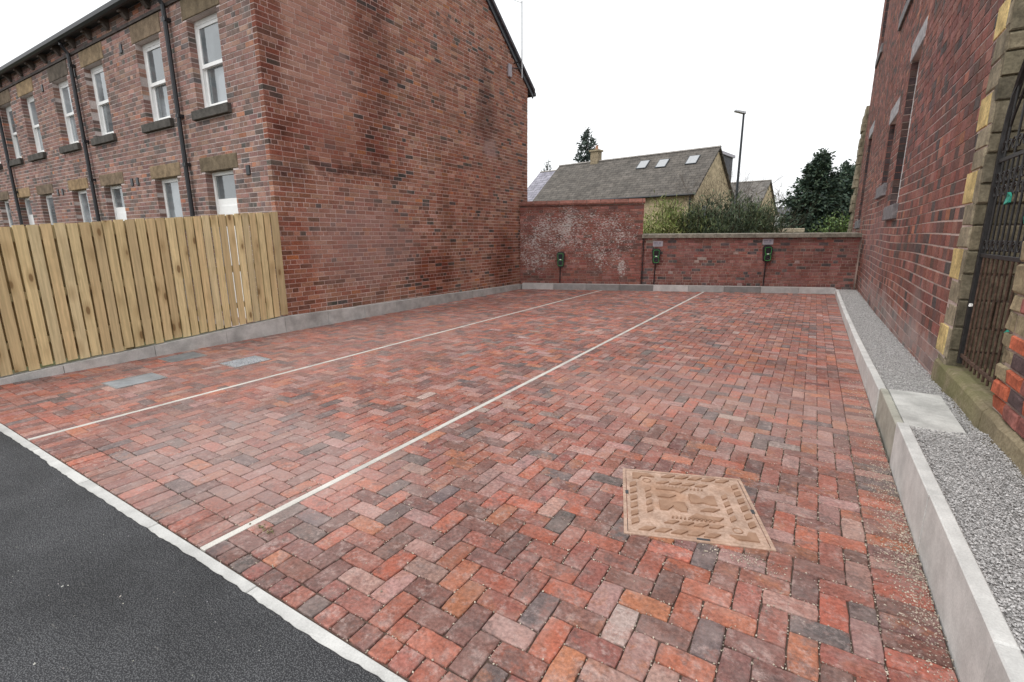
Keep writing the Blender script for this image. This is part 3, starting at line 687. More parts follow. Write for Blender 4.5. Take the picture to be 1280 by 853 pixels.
holes, solid = [], []
for i, c in enumerate(CX):
    holes.append((c - .455, c + .455, 3.60, 4.98)); holes.append((c - .44 - .06, c + .44 - .06, .05, 2.62))
    solid += [(c - .56, c + .56, 4.98, 5.29), (c - .56, c + .55, 3.445, 3.60), (c - .62, c + .54, 2.62, 2.86)]
vents = [(-7.86, 2.56), (-9.72 - .18, 5.18), (-11.55, 5.0), (-11.75, 2.62), (-13.75 - .1, 4.95), (-12.0, 2.62), (-15.8, 2.62), (-16.1, 2.62), (-15.8, 4.95), (-10.9, 5.2)]
vents = [v_ for v_ in vents if not any(h[0] - .1 < v_[0] < h[1] + .1 and h[2] - .1 < v_[1] < h[3] + .1 for h in holes + solid)]
lay(fldF, (0, FY, 0), X_, Z_, -Y_, -24.2, GX - .112, .0, 5.30, CG, .228, .0115, .115, PAL_F, holes + solid, None, 4, .0015)
sheet = holed_sheet((0, FY + .0025, 0), X_, Z_, -24.2, GX - .003, -.1, 5.62, holes)
for h in holes: tunnel(sheet, (0, FY, 0), X_, Z_, -Y_, h, .006, .14)
fw = sheet.out('front_wall', 'front_mortar', ter)
# share the 300 single bricks between the two visible walls
fld.emit('brick', 'gable_brick', gw, 190, None, 'brick_field'); fldF.emit('brick', 'front_brick', fw, 110, lambda c: c[2] > 1.95, 'brick_field')
# eaves: brick band, string course, corbels, gutter, roof
fb = Field(); lay(fb, (0, FY - .012, 0), X_, Z_, -Y_, -24.2, GX + .0, 5.34, 5.56, CG, .228, .0115, .1, PAL_F, (), None, 0, .0025)
eb = mesh('eaves_band', [(-24.2, FY - .006, 5.30), (GX - .01, FY - .006, 5.30), (GX - .01, FY - .006, 5.6), (-24.2, FY - .006, 5.6)], [[0, 1, 2, 3]], 'front_mortar', ter)
fb.emit('brick', 'front_brick', eb, 0)
G().box((-24.2, FY - .03, 5.29), (GX + .004, FY + .05, 5.34), (.10, .085, .08)).out('string_course', 'lintel', ter)
for k in range(20):
    xc = -7.75 - k * .83
    P = [(FY - .01, 5.38), (FY - .05, 5.38), (FY - .12, 5.47), (FY - .16, 5.47), (FY - .16, 5.56), (FY - .01, 5.56)]
    n = 6; V = [(xc - .05, y, z) for y, z in P] + [(xc + .05, y, z) for y, z in P]
    mesh('corbel', V, [list(range(n)), [n + i for i in range(n)][::-1]] + [[i, n + i, n + (i + 1) % n, (i + 1) % n] for i in range(n)], 'lintel', ter, (xc, FY, 5.4), (.11, .09, .08))
g = G(); pr = [(FY - .13, 5.60), (FY - .135, 5.54), (FY - .17, 5.505), (FY - .215, 5.505), (FY - .25, 5.54), (FY - .255, 5.60)]
n = 6; V = [(-24.2, y, z) for y, z in pr] + [(GX + .06, y, z) for y, z in pr]
mesh('gutter', V, [[i, i + 1, n + i + 1, n + i] for i in range(5)] + [list(range(n)), [n + i for i in range(n)][::-1], [0, n, 2 * n - 1, n - 1]], 'black', ter, (-15, FY, 5.5))
G().box((-24.2, FY - .13, 5.56), (GX + .05, FY + .02, 5.62)).out('soffit', 'bargeboard', ter)
# roof
yr = (FY + YR) / 2 + .05; zr = zroof(yr) + .06
def roofslab(y0, z0, y1, z1, name):
    th = .09; g = G(); g.hexa([(-24.2, y0, z0), (GX + .09, y0, z0), (GX + .09, y1, z1), (-24.2, y1, z1), (-24.2, y0, z0 + th), (GX + .09, y0, z0 + th), (GX + .09, y1, z1 + th), (-24.2, y1, z1 + th)]); return g.out(name, 'slate', ter)
roofslab(FY - .18, 5.585, yr, zr, 'roof'); roofslab(YR + .28, zroof(YR + .2) + .02, yr + .001, zr + .001, 'roof')
def barge(y0, z0, y1, z1):
    g = G(); hgt = .20; g.hexa([(GX + .006, y0, z0 - hgt + .06), (GX + .042, y0, z0 - hgt + .06), (GX + .042, y1, z1 - hgt + .06), (GX + .006, y1, z1 - hgt + .06), (GX + .006, y0, z0 + .02), (GX + .042, y0, z0 + .02), (GX + .042, y1, z1 + .02), (GX + .006, y1, z1 + .02)]); return g.out('bargeboard', 'bargeboard', ter)
barge(YR + .26, zroof(YR + .2) + .02, yr, zr); barge(FY - .16, 5.59, yr - .002, zr)
g = G(); g.tube([(GX + .06, YR + .34, 5.42), (-12, YR + .34, 5.42)], .055, 8); g.out('gutter', 'black', ter)
mesh('rear_wall', [(GX - .02, YR, -.1), (-24.2, YR, -.1), (-24.2, YR, 5.5), (GX - .02, YR, 5.5)], [[0, 1, 2, 3]], 'front_mortar', ter)
fr = Field(); lay(fr, (0, YR + .006, 0), -X_, Z_, Y_, -GX + .11, -GX + 1.2, 0, 5.5, CG, .228, .0115, .09, PAL_G); fr.emit('brick', 'gable_brick', bpy.data.objects['rear_wall'], 0, None, 'brick_field')
mesh('end_wall', [(-24.2, FY, -.1), (-24.2, YR, -.1), (-24.2, YR, 5.5), (-24.2, yr, zr), (-24.2, FY, 5.5)], [[0, 1, 2, 3, 4]], 'front_mortar', ter)
# windows and doors
LPAL = [(.15, .112, .078), (.27, .185, .105), (.11, .09, .072), (.31, .215, .125), (.19, .14, .095), (.29, .205, .12), (.16, .12, .085), (.23, .168, .105)]
def dress(name, a, b, z0, z1, proud, col, par):
    G().box((a, FY - proud, z0), (b, FY + .11, z1), col, .008).out(name, 'lintel', par, ((a + b) / 2, FY, z0))
for i, c in enumerate(CX):
    y0 = FY + .115; a, b, z0, z1 = c - .455, c + .455, 3.60, 4.98
    w = G()
    for q in ((a, b, z1 - .07, z1), (a, b, z0, z0 + .07), (a, a + .07, z0 + .07, z1 - .07), (b - .07, b, z0 + .07, z1 - .07)): w.box((q[0], y0, q[2]), (q[1], y0 + .07, q[3]))
    win = w.out('window', 'white', ter, (c, y0, z0))
    zm = (z0 + z1) / 2
    def sash(zz0, zz1, yy):
        g = G()
        for q in ((a + .07, b - .07, zz1 - .05, zz1), (a + .07, b - .07, zz0, zz0 + .055), (a + .07, a + .115, zz0 + .055, zz1 - .05), (b - .115, b - .07, zz0 + .055, zz1 - .05)): g.box((q[0], yy, q[2]), (q[1], yy + .04, q[3]))
        g.out('sash', 'white', win, (c, yy, zz0)); G().box((a + .115, yy + .015, zz0 + .055), (b - .115, yy + .02, zz1 - .05)).out('pane', 'glass', win, (c, yy, zz0))
    sash(zm - .02, z1 - .07, y0 + .008); sash(z0 + .07, zm + .03, y0 + .05)
    dress('lintel', c - .56, c + .56, 4.985, 5.285, .012, LPAL[(i * 3 + 1) % 8] if i else (.15, .115, .075), ter)
    dress('sill', c - .56, c + .55, 3.45, 3.595, .07, (.085, .078, .07), ter)
    # ground floor
    a, b, z1 = c - .50, c + .38, 2.62
    if i in (1, 3, 4, 6):
        g = G()
        for q in ((a, b, z1 - .07, z1), (a, a + .08, .05, z1 - .07), (b - .08, b, .05, z1 - .07), (a + .08, b - .08, .05, .8)): g.box((q[0], y0, q[2]), (q[1], y0 + .06, q[3]))
        d = g.out('window', 'white', ter, (c, y0, .05)); G().box((a + .08, y0 + .02, .8), (b - .08, y0 + .025, z1 - .07)).out('pane', 'glass', d, (c, y0, .8))
    else:
        g = G()
        for q in ((a, b, z1 - .06, z1), (a, a + .06, .05, z1 - .06), (b - .06, b, .05, z1 - .06)): g.box((q[0], y0, q[2]), (q[1], y0 + .07, q[3]))
        d = g.out('door', 'white', ter, (c, y0, .05))
        G().box((a + .06, y0 + .02, .05), (b - .06, y0 + .06, 2.17)).out('door_panel', 'white', d, (c, y0, .05))
        G().box((a + .15, y0 + .010, 1.4), (b - .15, y0 + .02, 2.05)).out('raised_panel', 'white', d, (c, y0, 1.2))
        G().box((a + .06, y0 + .03, 2.17), (b - .06, y0 + .035, z1 - .06)).out('pane', 'glass', d, (c, y0, 2))
    dress('lintel', c - .62, c + .54, 2.622, 2.855, .012, LPAL[(i * 5 + 2) % 8] if i else (.155, .12, .08), ter)
for (x, z) in vents: G().box((x - .05, FY - .02, z - .075), (x + .05, FY + .05, z + .075), None, .006).out('vent', 'black', ter, (x, FY, z))
for x in (-9.66, -13.80, -19.05):
    g = G(); g.tube([(x, FY - .19, 5.52), (x, FY - .17, 5.45), (x, FY - .075, 5.30), (x, FY - .07, 5.1), (x, FY - .07, .0)], .038, 8); d = g.out('downpipe', 'black', ter, (x, FY, 0))
    for zz in (5.05, 3.55, 2.75, 1.2): G().box((x - .055, FY - .1, zz), (x + .055, FY, zz + .05)).out('pipe_bracket', 'black', d, (x, FY, zz))
# aerial
ae = empty('television_aerial', (GX + .25, 11.92, 5.6), 'thin grey aerial pole clamped to the gable verge', 'aerial')
g = G(); g.tube([(GX + .25, 11.92, 5.55), (GX + .25, 11.92, 7.35)], .015, 6); g.out('pole', 'galv', ae)
g = G(); g.tube([(GX + .0, 11.70, 5.78), (GX + .25, 11.92, 5.78)], .014, 6); g.tube([(GX + .0, 11.92, 5.95), (GX + .25, 11.92, 5.95)], .014, 6); g.out('bracket', 'black', ae)
G().box((GX + .0, 11.60, 5.55), (GX + .06, 11.74, 5.86), None, .01).out('junction_box', 'grey_sign', ae)
g = G(); g.tube([(GX + .25, 11.92, 7.3), (GX + .22, 11.5, 7.24)], .006, 5); g.out('dipole', 'galv', ae)

# ================================================================== TIMBER FENCE
fx = -7.165
fe = empty('timber_fence', (fx - .03, 2.6, .0), 'new treated timber fence of vertical boards beside the brick gable', 'fence')
def ftop(y): return 1.63 + (y - 1.585) * .0845
def fbot(y): return float(ltop(y)) + .018
y = 4.66; k = 0
while y > .3:
    w = .091 + RND.uniform(-.002, .002); y1, y0 = y, y - w; tone = RND.choice([(.72, .57, .31), (.78, .63, .35), (.64, .49, .27), (.56, .44, .25), (.72, .55, .30), (.68, .56, .33)]); kk = RND.uniform(.9, 1.08)
    if 1.30 < y < 1.41: tone = (.52, .32, .16)
    if k == 0: y1 += .03
    col = tuple(x * kk for x in tone); zt, zb = RND.uniform(-.008, .006), RND.uniform(-.006, .02); tw = RND.uniform(-.004, .004)
    x1 = fx + RND.uniform(-.003, .003); x0 = x1 - .018
    V = [(x0, y0, fbot(y0) + zb), (x1, y0, fbot(y0) + zb), (x1, y1, fbot(y1) + zb), (x0, y1, fbot(y1) + zb), (x0, y0 + tw, ftop(y0) + zt), (x1, y0 + tw, ftop(y0) + zt), (x1, y1 + tw, ftop(y1) + zt), (x0, y1 + tw, ftop(y1) + zt)]
    G().hexa(V, col).out('board', 'timber', fe, (x1, (y0 + y1) / 2, fbot(y)))
    yb = y0 - .055; G().box((fx - .125, yb - .0, fbot(yb) + .03), (fx - .11, yb + .094, ftop(yb) - .02), tuple(x * .9 for x in col)).out('board', 'timber', fe, (fx - .07, yb + .06, fbot(yb)))
    y -= .1115; k += 1
def rail(f0, hgt):
    ya, yb = .25, 4.62; x0, x1 = fx - .108, fx - .022
    G().hexa([(x0, ya, f0(ya)), (x1, ya, f0(ya)), (x1, yb, f0(yb)), (x0, yb, f0(yb)), (x0, ya, f0(ya) + hgt), (x1, ya, f0(ya) + hgt), (x1, yb, f0(yb) + hgt), (x0, yb, f0(yb) + hgt)], (.40, .33, .18)).out('rail', 'timber', fe, (fx, 2.5, f0(2.5)))
rail(lambda y: ftop(y) - .165, .15); rail(lambda y: (ftop(y) + fbot(y)) / 2 - .02, .09); rail(lambda y: fbot(y) + .25, .07)
for yy in (.6, 2.55, 4.5): G().box((fx - .23, yy - .05, -.2), (fx - .128, yy + .05, ftop(yy) - .02), (.38, .31, .17)).out('post', 'timber', fe, (fx - .1, yy, -.2))

# ================================================================== BACK WALLS
TT = 3.32                                             # tall wall length along the line
PAL_T = [(3, (.25, .095, .075)), (2, (.21, .082, .066)), (1, (.15, .08, .068)), (.7, (.31, .14, .115))]
PAL_LW = [(4, (.235, .095, .08)), (2, (.19, .082, .07)), (.8, (.085, .072, .072)), (1, (.28, .13, .11)), (.12, (.36, .28, .25))]
U3 = np.array([*WU, 0]); N3v = np.array([*WN, 0])
tw_ = empty('brick_wall', wpt(TT / 2, 0), 'tall red brick yard wall with flaking white paint and terracotta coping', 'wall', None)
def wallbody(t0, t1, z0, z1, d0, d1, mat, name, par):
    P = [wpt(t0, z0, d0), wpt(t1, z0, d0), wpt(t1, z0, d1), wpt(t0, z0, d1), wpt(t0, z1, d0), wpt(t1, z1, d0), wpt(t1, z1, d1), wpt(t0, z1, d1)]
    return G().hexa(P, (.4, .3, .3)).out(name, mat, par, wpt((t0 + t1) / 2, z0))
core = wallbody(-.1, TT - .006, -.1, 2.33, -.22, -.006, 'tall_mortar', 'wall_core', tw_)
f = Field(); lay(f, (*WA, 0), U3, Z_, N3v, -.1, TT, .0, 2.33, CG, .228, .011, .1, PAL_T, (), None, 5, .004, 0, .003)
lay(f, wpt(TT, 0, 0), np.array([-WN[0], -WN[1], 0]), Z_, U3, .0, .22, 1.4, 2.33, CG, .228, .011, .02, PAL_T, (), None, 3, .003)
f.emit('brick', 'tall_brick', core, 300)
s0 = -.1; i = 0
while s0 < TT:
    s1 = min(s0 + .375, TT + .03); a, b = s0 + .006, s1 - .006; c = np.array((.21, .088, .067)) * RND.uniform(.8, 1.15)
    zt = 2.42 + .02 * s0 / TT
    P = [wpt(a, zt - .085, .045), wpt(b, zt - .085, .045), wpt(b, zt - .085, -.26), wpt(a, zt - .085, -.26), wpt(a, zt - .045, .045), wpt(b, zt - .045, .045), wpt(b, zt + .05, -.12), wpt(a, zt + .05, -.12)]
    G().hexa(P, tuple(c)).out('coping_tile', 'terracotta', tw_, wpt((a + b) / 2, zt)); s0 = s1; i += 1
mesh('coping_joint', [wpt(-.1, 2.33, .03), wpt(TT, 2.33, .03), wpt(TT, 2.44, -.10), wpt(-.1, 2.44, -.10)], [[0, 1, 2, 3]], 'low_mortar', tw_)
LW = np.linalg.norm(WB - WA)
lw = empty('brick_wall', wpt((TT + LW) / 2, 0), 'low dark red brick yard wall capped with weathered stone coping', 'wall')
core = wallbody(TT + .002, LW - .02, -.1, 1.43, -.26, -.046, 'low_mortar', 'wall_core', lw)
f = Field(); lay(f, wpt(0, 0, -.04), U3, Z_, N3v, TT + .004, LW - .06, .0, 1.43, CG, .228, .0095, .1, PAL_LW, (), None, 4, .004, 0, .003)
f.emit('brick', 'low_brick', core, 300)
s0 = TT - .02; jt = [.95, .92, 1.02, 1.32, 1.2]
for L in jt:
    s1 = min(s0 + L, LW - .01)
    if s1 - s0 < .1: break
    P = [wpt(a, z, d) for z in (1.43, 1.535) for a, d in ((s0 + .004, .03), (s1 - .004, .03), (s1 - .004, -.31), (s0 + .004, -.31))]
    P[4:] = [wpt(s0 + .004, 1.525, .02), wpt(s1 - .004, 1.525, .02), wpt(s1 - .004, 1.55, -.30), wpt(s0 + .004, 1.55, -.30)]
    g = G(); g.hexa(P, (.21, .19, .155)); g.out('coping_stone', 'stone_tan', lw, wpt((s0 + s1) / 2, 1.43)); s0 = s1
g = G(); g.tube([wpt(TT + .035, .17, .01), wpt(TT + .035, 1.43, .01)], .012, 6); g.out('cable', 'black', lw, wpt(TT, .17))
# EV chargers
def rrect(w, h, r, n=5, taper=1.0):
    pts = []
    for cx, cz, a0 in ((w / 2 - r, h / 2 - r, 0), (-w / 2 + r, h / 2 - r, 90), (-w / 2 * taper + r, -h / 2 + r, 180), (w / 2 * taper - r, -h / 2 + r, 270)):
        for k in range(n): a = math.radians(a0 + 90 * k / (n - 1)); pts.append((cx + r * math.cos(a), cz + r * math.sin(a)))
    return pts
def plate(t0, zc, poly, d0, d1, name, mat, par, sh=1.0):
    n = len(poly); V = [wpt(t0 + a, zc + b, d0) for a, b in poly] + [wpt(t0 + a * sh, zc + b * sh, d1) for a, b in poly]
    return mesh(name, V, [[n + i for i in range(n)], list(range(n))[::-1]] + [[i, (i + 1) % n, n + (i + 1) % n, n + i] for i in range(n)], mat, par, wpt(t0, zc, d0))
def t_of(px, py):
    p = on_plane(px, py, wpt(0), N3v); return float((p[:2] - WA) @ WU), float(p[2])
for (px, py, base, lb) in ((701, 324.5, .0, 'black wall charger with green trim on the tall flaking painted wall'), (820, 320.5, -.04, 'black wall charger with green trim next to the tall wall corner, under a grey plate'), (959, 317.5, -.04, 'black wall charger with green trim under a grey plate halfway along the low wall')):
    t0, zc = t_of(px, py); ch = empty('car_charger', wpt(t0, zc, base), lb, 'car charger', 'wall chargers along the back wall')
    plate(t0, zc, rrect(.235, .43, .07, 5, .8), base, base + .11, 'body', 'black', ch, .94)
    d = base + .111
    for zz, hh, ww in ((.085, .17, .15), (-.095, .15, .145)):
        g = G(); g.tube([wpt(t0 + a, zc + zz + b, d) for a, b in rrect(ww, hh, .035, 4) + rrect(ww, hh, .035, 4)[:1]], .0055, 5, cap=False); g.out('green_ring', 'green_trim', ch, wpt(t0, zc, d))
    plate(t0, zc + .085, rrect(.105, .11, .015, 3), d - .004, d + .003, 'screen', 'dark_glass', ch)
    plate(t0, zc - .0, rrect(.05, .022, .008, 3), d - .004, d + .006, 'badge', 'white', ch)
    g = G(); g.tube([wpt(t0 + .02 * math.cos(a), zc - .095 + .03 * math.sin(a), d + .01) for a in np.linspace(0, 6.28, 9)], .009, 5, cap=False); g.out('socket', 'black', ch, wpt(t0, zc, d))
    g = G(); g.tube([wpt(t0 - .01, zc - .20, base + .045), wpt(t0 - .012, zc - .33, base + .022), wpt(t0 - .015, .166, base + .018)], .014, 6); g.out('conduit', 'black', ch, wpt(t0, .166, base))
for (px, py, lb) in ((822.5, 305, 'small grey parking plate fixed near the tall wall corner above a charger'), (960.5, 302.3, 'small grey parking plate fixed above the charger halfway along the low wall')):
    t0, zc = t_of(px, py); sg = empty('sign_plate', wpt(t0, zc, -.04), lb, 'sign', 'plates above the chargers')
    plate(t0, zc, rrect(.26, .15, .01, 3), -.04, -.028, 'plate', 'grey_sign', sg)
    for a, b, w, h in ((-.05, .022, .10, .03), (.055, .02, .05, .04), (-.01, -.03, .17, .018)): plate(t0 + a, zc + b, [(-w / 2, -h / 2), (w / 2, -h / 2), (w / 2, h / 2), (-w / 2, h / 2)], -.028, -.0265, 'print', 'sign_print', sg)

# ================================================================== RIGHT BUILDING
RX = 1.05; RY0, RY1, RZ = 5.25, 20.5, 9.6
rb = empty('brick_building', (RX, 12, 0), 'tall dark red brick building with stone quoins and narrow windows beside the gravel strip', 'building')
PAL_R = [(4, (.225, .085, .072)), (2.6, (.175, .07, .062)), (1.6, (.115, .064, .06)), (.9, (.075, .06, .062)), (1.2, (.29, .125, .108)), (.2, (.33, .13, .09))]
PAL_R = [(w, (c[0] * 1.04, c[1] * 1.08, c[2] * .97)) for w, c in PAL_R]
RC = .1155
rholes = [(9.93, 10.95, 1.97, 4.29), (11.95, 12.95, 2.45, 3.66), (17.4, 18.5, 1.9, 4.25), (12.1, 13.6, 5.86, 8.2), (18.3, 19.6, 6.72, 8.8)]
rsol = []
for h in rholes: rsol += [(h[0] - .14, h[1] + .14, h[3], h[3] + .30), (h[0] - .16, h[1] + .16, h[2] - .24, h[2])]
qz = [(.47, .73), (1.12, 1.38), (1.74, 2.0), (2.32, 2.58), (3.0, 3.25), (3.6, 3.85), (4.2, 4.45), (4.8, 5.05), (5.4, 5.65), (6.0, 6.25), (6.6, 6.85), (7.2, 7.45), (7.8, 8.05), (8.4, 8.65), (9.0, 9.25)]
qh = [(RY0 - .1, 5.60, -1, 20)] + [(5.5, 5.69, a, b) for a, b in qz]
sheet = holed_sheet((RX + .003, 0, 0), Y_, Z_, RY0 + .02, RY1, -.1, RZ, rholes)
for h in rholes: tunnel(sheet, (RX, 0, 0), Y_, Z_, -X_, h, .007, .16)
sw = sheet.out('side_wall', 'right_mortar', rb)
f = Field(); lay(f, (RX, 0, 0), Y_, Z_, -X_, 5.60, RY1, .0, RZ, RC, .175, .0135, .13, PAL_R, rholes + rsol + qh, None, 0, .002, 0, .002, .012)
f.emit('brick', 'right_brick', sw, 300)
def rb_dress(name, y0, y1, z0, z1, proud, col, mat='lintel'): return G().box((RX - proud, y0, z0), (RX + .12, y1, z1), col, .01).out(name, mat, rb, (RX, (y0 + y1) / 2, z0))
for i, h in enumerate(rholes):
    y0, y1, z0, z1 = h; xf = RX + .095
    fr_ = Field(); lay(fr_, (0, y1, 0), X_, Z_, -Y_, RX + .002, RX + .094, z0, z1, RC, .3, .0135, .004, [(3, (.055, .042, .042)), (1, (.09, .055, .05)), (.3, (.14, .07, .06))], (), None, 0, .002, .005); fr_.emit('shade_toned_reveal_brick', 'right_brick', sw, 24)  # thin added lining: dark brick with the reveal's shade put into its colour
    rb_dress('lintel', y0 - .14, y1 + .14, z1 + .004, z1 + .296, .012, (.36, .35, .36)); rb_dress('sill', y0 - .16, y1 + .16, z0 - .236, z0 - .004, .06 if i < 2 else .05, (.19, .18, .185))
    g = G()
    for q in ((y0, y1, z1 - .08, z1), (y0, y1, z0, z0 + .08), (y0, y0 + .08, z0 + .08, z1 - .08), (y1 - .08, y1, z0 + .08, z1 - .08), (y0 + .08, y1 - .08, (z0 + z1) / 2 - .03, (z0 + z1) / 2 + .03)): g.box((xf, q[0], q[2]), (xf + .06, q[1], q[3]))
    w = g.out('window', 'white', rb, (xf, (y0 + y1) / 2, z0)); G().box((xf + .025, y0 + .08, z0 + .08), (xf + .03, y1 - .08, z1 - .08)).out('pane', 'glass', w, (xf, (y0 + y1) / 2, z0))
# quoins at the near corner
z = .42; zs = sorted([q for p in qz for q in p]); prev = .40
for (a, b) in qz:
    k = prev                                   # weathered blocks between the yellow ones
    ncut = 2 if a - k > .25 else 1
    for j in range(ncut):
        if a - k < .05: break
        z0, z1 = k + (a - k) * j / ncut, k + (a - k) * (j + 1) / ncut
        V = brick_v(np.array([RX, 0, 0]), Y_, Z_, -X_, RY0 + .02, 5.595, z0 + .004, z1 - .004, .2, .012, .006, RND.uniform(.0, .008)); mesh('quoin', V, BF, 'stone_tan', rb, V[:4].mean(0), np.array((.25, .215, .15)) * RND.uniform(.8, 1.2))
    V = brick_v(np.array([RX, 0, 0]), Y_, Z_, -X_, RY0 + .02, RY0 + .135, a + .004, b - .004, .15, .008, .004, .004); mesh('quoin', V, BF, 'stone_tan', rb, V[:4].mean(0), np.array((.25, .215, .15)) * RND.uniform(.85, 1.15))
    V = brick_v(np.array([RX, 0, 0]), Y_, Z_, -X_, RY0 + .139, 5.685, a + .004, b - .004, .15, .008, .004, .006); mesh('quoin', V, BF, 'stone_tan', rb, V[:4].mean(0), np.array((.52, .40, .18)) * RND.uniform(.92, 1.08)); prev = b
# return wall of rough stone facing the road
rw = mesh('return_wall', [(RX + .03, RY0 + .03, -.1), (4.2, RY0 + .03, -.1), (4.2, RY0 + .03, RZ), (RX + .03, RY0 + .03, RZ)], [[0, 1, 2, 3]], 'low_mortar', rb)
z = .40; f = Field()
while z < 5.2:
    h = RND.uniform(.13, .24); x = RX + RND.uniform(-.006, .008)
    while x < 4.1:
        L = RND.uniform(.22, .5); c = np.array(RND.choice([(.18, .155, .108), (.155, .135, .092), (.20, .17, .115), (.12, .105, .075)])) * RND.uniform(.85, 1.15)
        f.add(brick_v(np.array([0, RY0, 0]), X_, Z_, -Y_, x, x + L - .012, z, z + h - .014, .1, .008, .007, RND.uniform(.0, .014)), c); x += L
    z += h
f.emit('stone', 'stone_tan', rw, 60)
G().box((RX + .002, RY0 + .05, RZ), (9, RY1 - .02, RZ + .15), (.2, .2, .2)).out('roof', 'slate', rb)
mesh('rear_wall', [(RX + .01, RY1, -.1), (9, RY1, -.1), (9, RY1, RZ), (RX + .01, RY1, RZ)], [[0, 1, 2, 3]], 'right_mortar', rb)
mesh('far_side_wall', [(9, RY0, -.1), (9, RY1, -.1), (9, RY1, RZ), (9, RY0, RZ)], [[0, 1, 2, 3]], 'right_mortar', rb)
mesh('inner_wall', [(4.2, RY0 + .03, -.1), (9, RY0 + .03, -.1), (9, RY0 + .03, RZ), (4.2, RY0 + .03, RZ)], [[0, 1, 2, 3]], 'right_mortar', rb)
z = 0
st = empty('stone_buttress', (1.1, 20.8, 0), 'ragged weathered stone stub standing at the far end of the tall brick building', 'buttress')
while z < 5.35:
    h = RND.uniform(.16, .3); o = RND.uniform(-.05, .05)
    V = brick_v(np.array([.93 + o, 0, 0]), Y_, Z_, -X_, 20.52, 21.1 + o, z, z + h - .01, .5, .02, .012); V2 = brick_v(np.array([0, 20.51, 0]), X_, Z_, -Y_, .94 + o, 1.04, z, z + h - .01, .3, .02, .012)
    mesh('stone', V, BF, 'stone_tan', st, V[:4].mean(0), np.array((.24, .21, .15)) * RND.uniform(.8, 1.2)); mesh('stone', V2, BF, 'stone_tan', st, V2[:4].mean(0), np.array((.24, .21, .15)) * RND.uniform(.8, 1.2)); z += h

# ---- plinth, pier, gate
pl = empty('stone_plinth', (RX, 3.8, 0), 'long mossy stone plinth under the iron gate and pier', 'plinth')
y = 1.6; sgm = [1.6, 2.75, 4.05, 5.56]
for a, b in zip(sgm, sgm[1:]):
    n = 8; V = []; Fc = []
    for i in range(n + 1):
        yy = a + .003 + (b - a - .006) * i / n; j = RND.uniform(-.006, .006); e = RND.uniform(-.008, .004)
        V += [(RX - .022 + j, yy, -.1), (RX - .026 + j, yy, .30), (RX - .02 + j, yy, .395 + e), (RX + .004, yy, .425 + e), (RX + .42, yy, .43)]
    for i in range(n): Fc += [[i * 5 + k, i * 5 + k + 1, i * 5 + k + 6, i * 5 + k + 5] for k in range(4)]
    Fc += [[0, 1, 2, 3, 4], [n * 5 + k for k in (4, 3, 2, 1, 0)]]
    mesh('plinth_stone', V, Fc, 'moss_stone', pl, (RX, (a + b) / 2, 0))
pr_ = empty('masonry_pier', (RX + .2, 3.2, .43), 'rough pier of tan stone blocks and big red bricks beside the iron gate', 'pier')
core = G().box((RX + .015, 1.7, .43), (RX + .40, 4.03, 2.4), (.2, .2, .2)).out('core', 'low_mortar', pr_)
f = Field(); z = .434; r = 0
REDS = [(.40, .11, .06), (.24, .09, .08), (.11, .075, .075), (.30, .12, .10), (.26, .10, .085)]
while z < 2.35:
    h = .098 if z < .85 else RND.uniform(.10, .20); yq = 4.05 - RND.choice([.10, .17, .22]) if r > 1 else 4.05; e = RND.uniform(-.015, .015)
    if r > 1:
        c = np.array((.30, .245, .155)) * RND.uniform(.75, 1.15)
        f.add(brick_v(np.array([RX, 0, 0]), Y_, Z_, -X_, yq, 4.05 + e, z, z + h - .012, .12, .012, .008, RND.uniform(-.01, .012)), c)
        f.add(brick_v(np.array([0, 4.05 + e * .2, 0]), -X_, Z_, Y_, -RX - .38, -RX - .012, z, z + h - .012, .06, .012, .008), c * .9)
    y = yq - .012
    while y > 1.75:
        L = .225 if h < .11 else RND.uniform(.25, .42); red = z < .85 or RND.random() < .35
        c = np.array(REDS[0] if (r == 0 and y > 3.9) else RND.choice(REDS) if red else (.28, .235, .15)) * RND.uniform(.85, 1.15)
        f.add(brick_v(np.array([RX, 0, 0]), Y_, Z_, -X_, max(y - L, 1.72), y, z, z + h - .013, .12, .010, .006, RND.uniform(-.014, .012)), c); y -= L + .012
    z += h; r += 1
f.emit('block', 'stone_tan', core, 120)
G().box((RX - .03, 1.66, 2.37), (RX + .44, 4.09, 2.47), (.25, .22, .16), .015).out('cap_stone', 'stone_tan', pr_)
gt = empty('iron_gate', (RX + .07, 4.5, .43), 'tall black wrought iron gate with arched top, scrolls and rusty lower bars', 'gate')
gx = RX + .07; ga, gb_ = 4.11, 5.19; gm = (ga + gb_) / 2; gr = (gb_ - ga) / 2
def arch(y): return 2.12 + .72 * math.sqrt(max(0, 1 - ((y - gm) / gr) ** 2))
for yy in (ga, gb_): G().box((gx - .018, yy - .018, .46), (gx + .018, yy + .018, 2.14), None, .004).out('stile', 'iron', gt, (gx, yy, .46))
g = G(); g.tube([(gx, gm + gr * math.cos(a), 2.12 + .72 * math.sin(a)) for a in np.linspace(0, math.pi, 25)], .022, 6); g.out('arch_bar', 'iron', gt, (gx, gm, 2.5))
for zz, m_ in ((.53, 'rust'), (1.335, 'iron'), (2.03, 'iron')): G().box((gx - .008, ga, zz - .015), (gx + .008, gb_, zz + .015), None, .003).out('rail', m_, gt, (gx, gm, zz))
for k in range(1, 10):
    yy = ga + (gb_ - ga) * k / 10; g = G(); g.tube([(gx, yy, .47), (gx, yy, 1.33)], .0085, 6); g.out('bar', 'rust', gt, (gx, yy, .47))
    g = G(); g.tube([(gx, yy, 1.33), (gx, yy, arch(yy) - .02 if k % 2 else 2.03)], .0075, 6); g.out('bar', 'iron', gt, (gx, yy, 1.33))
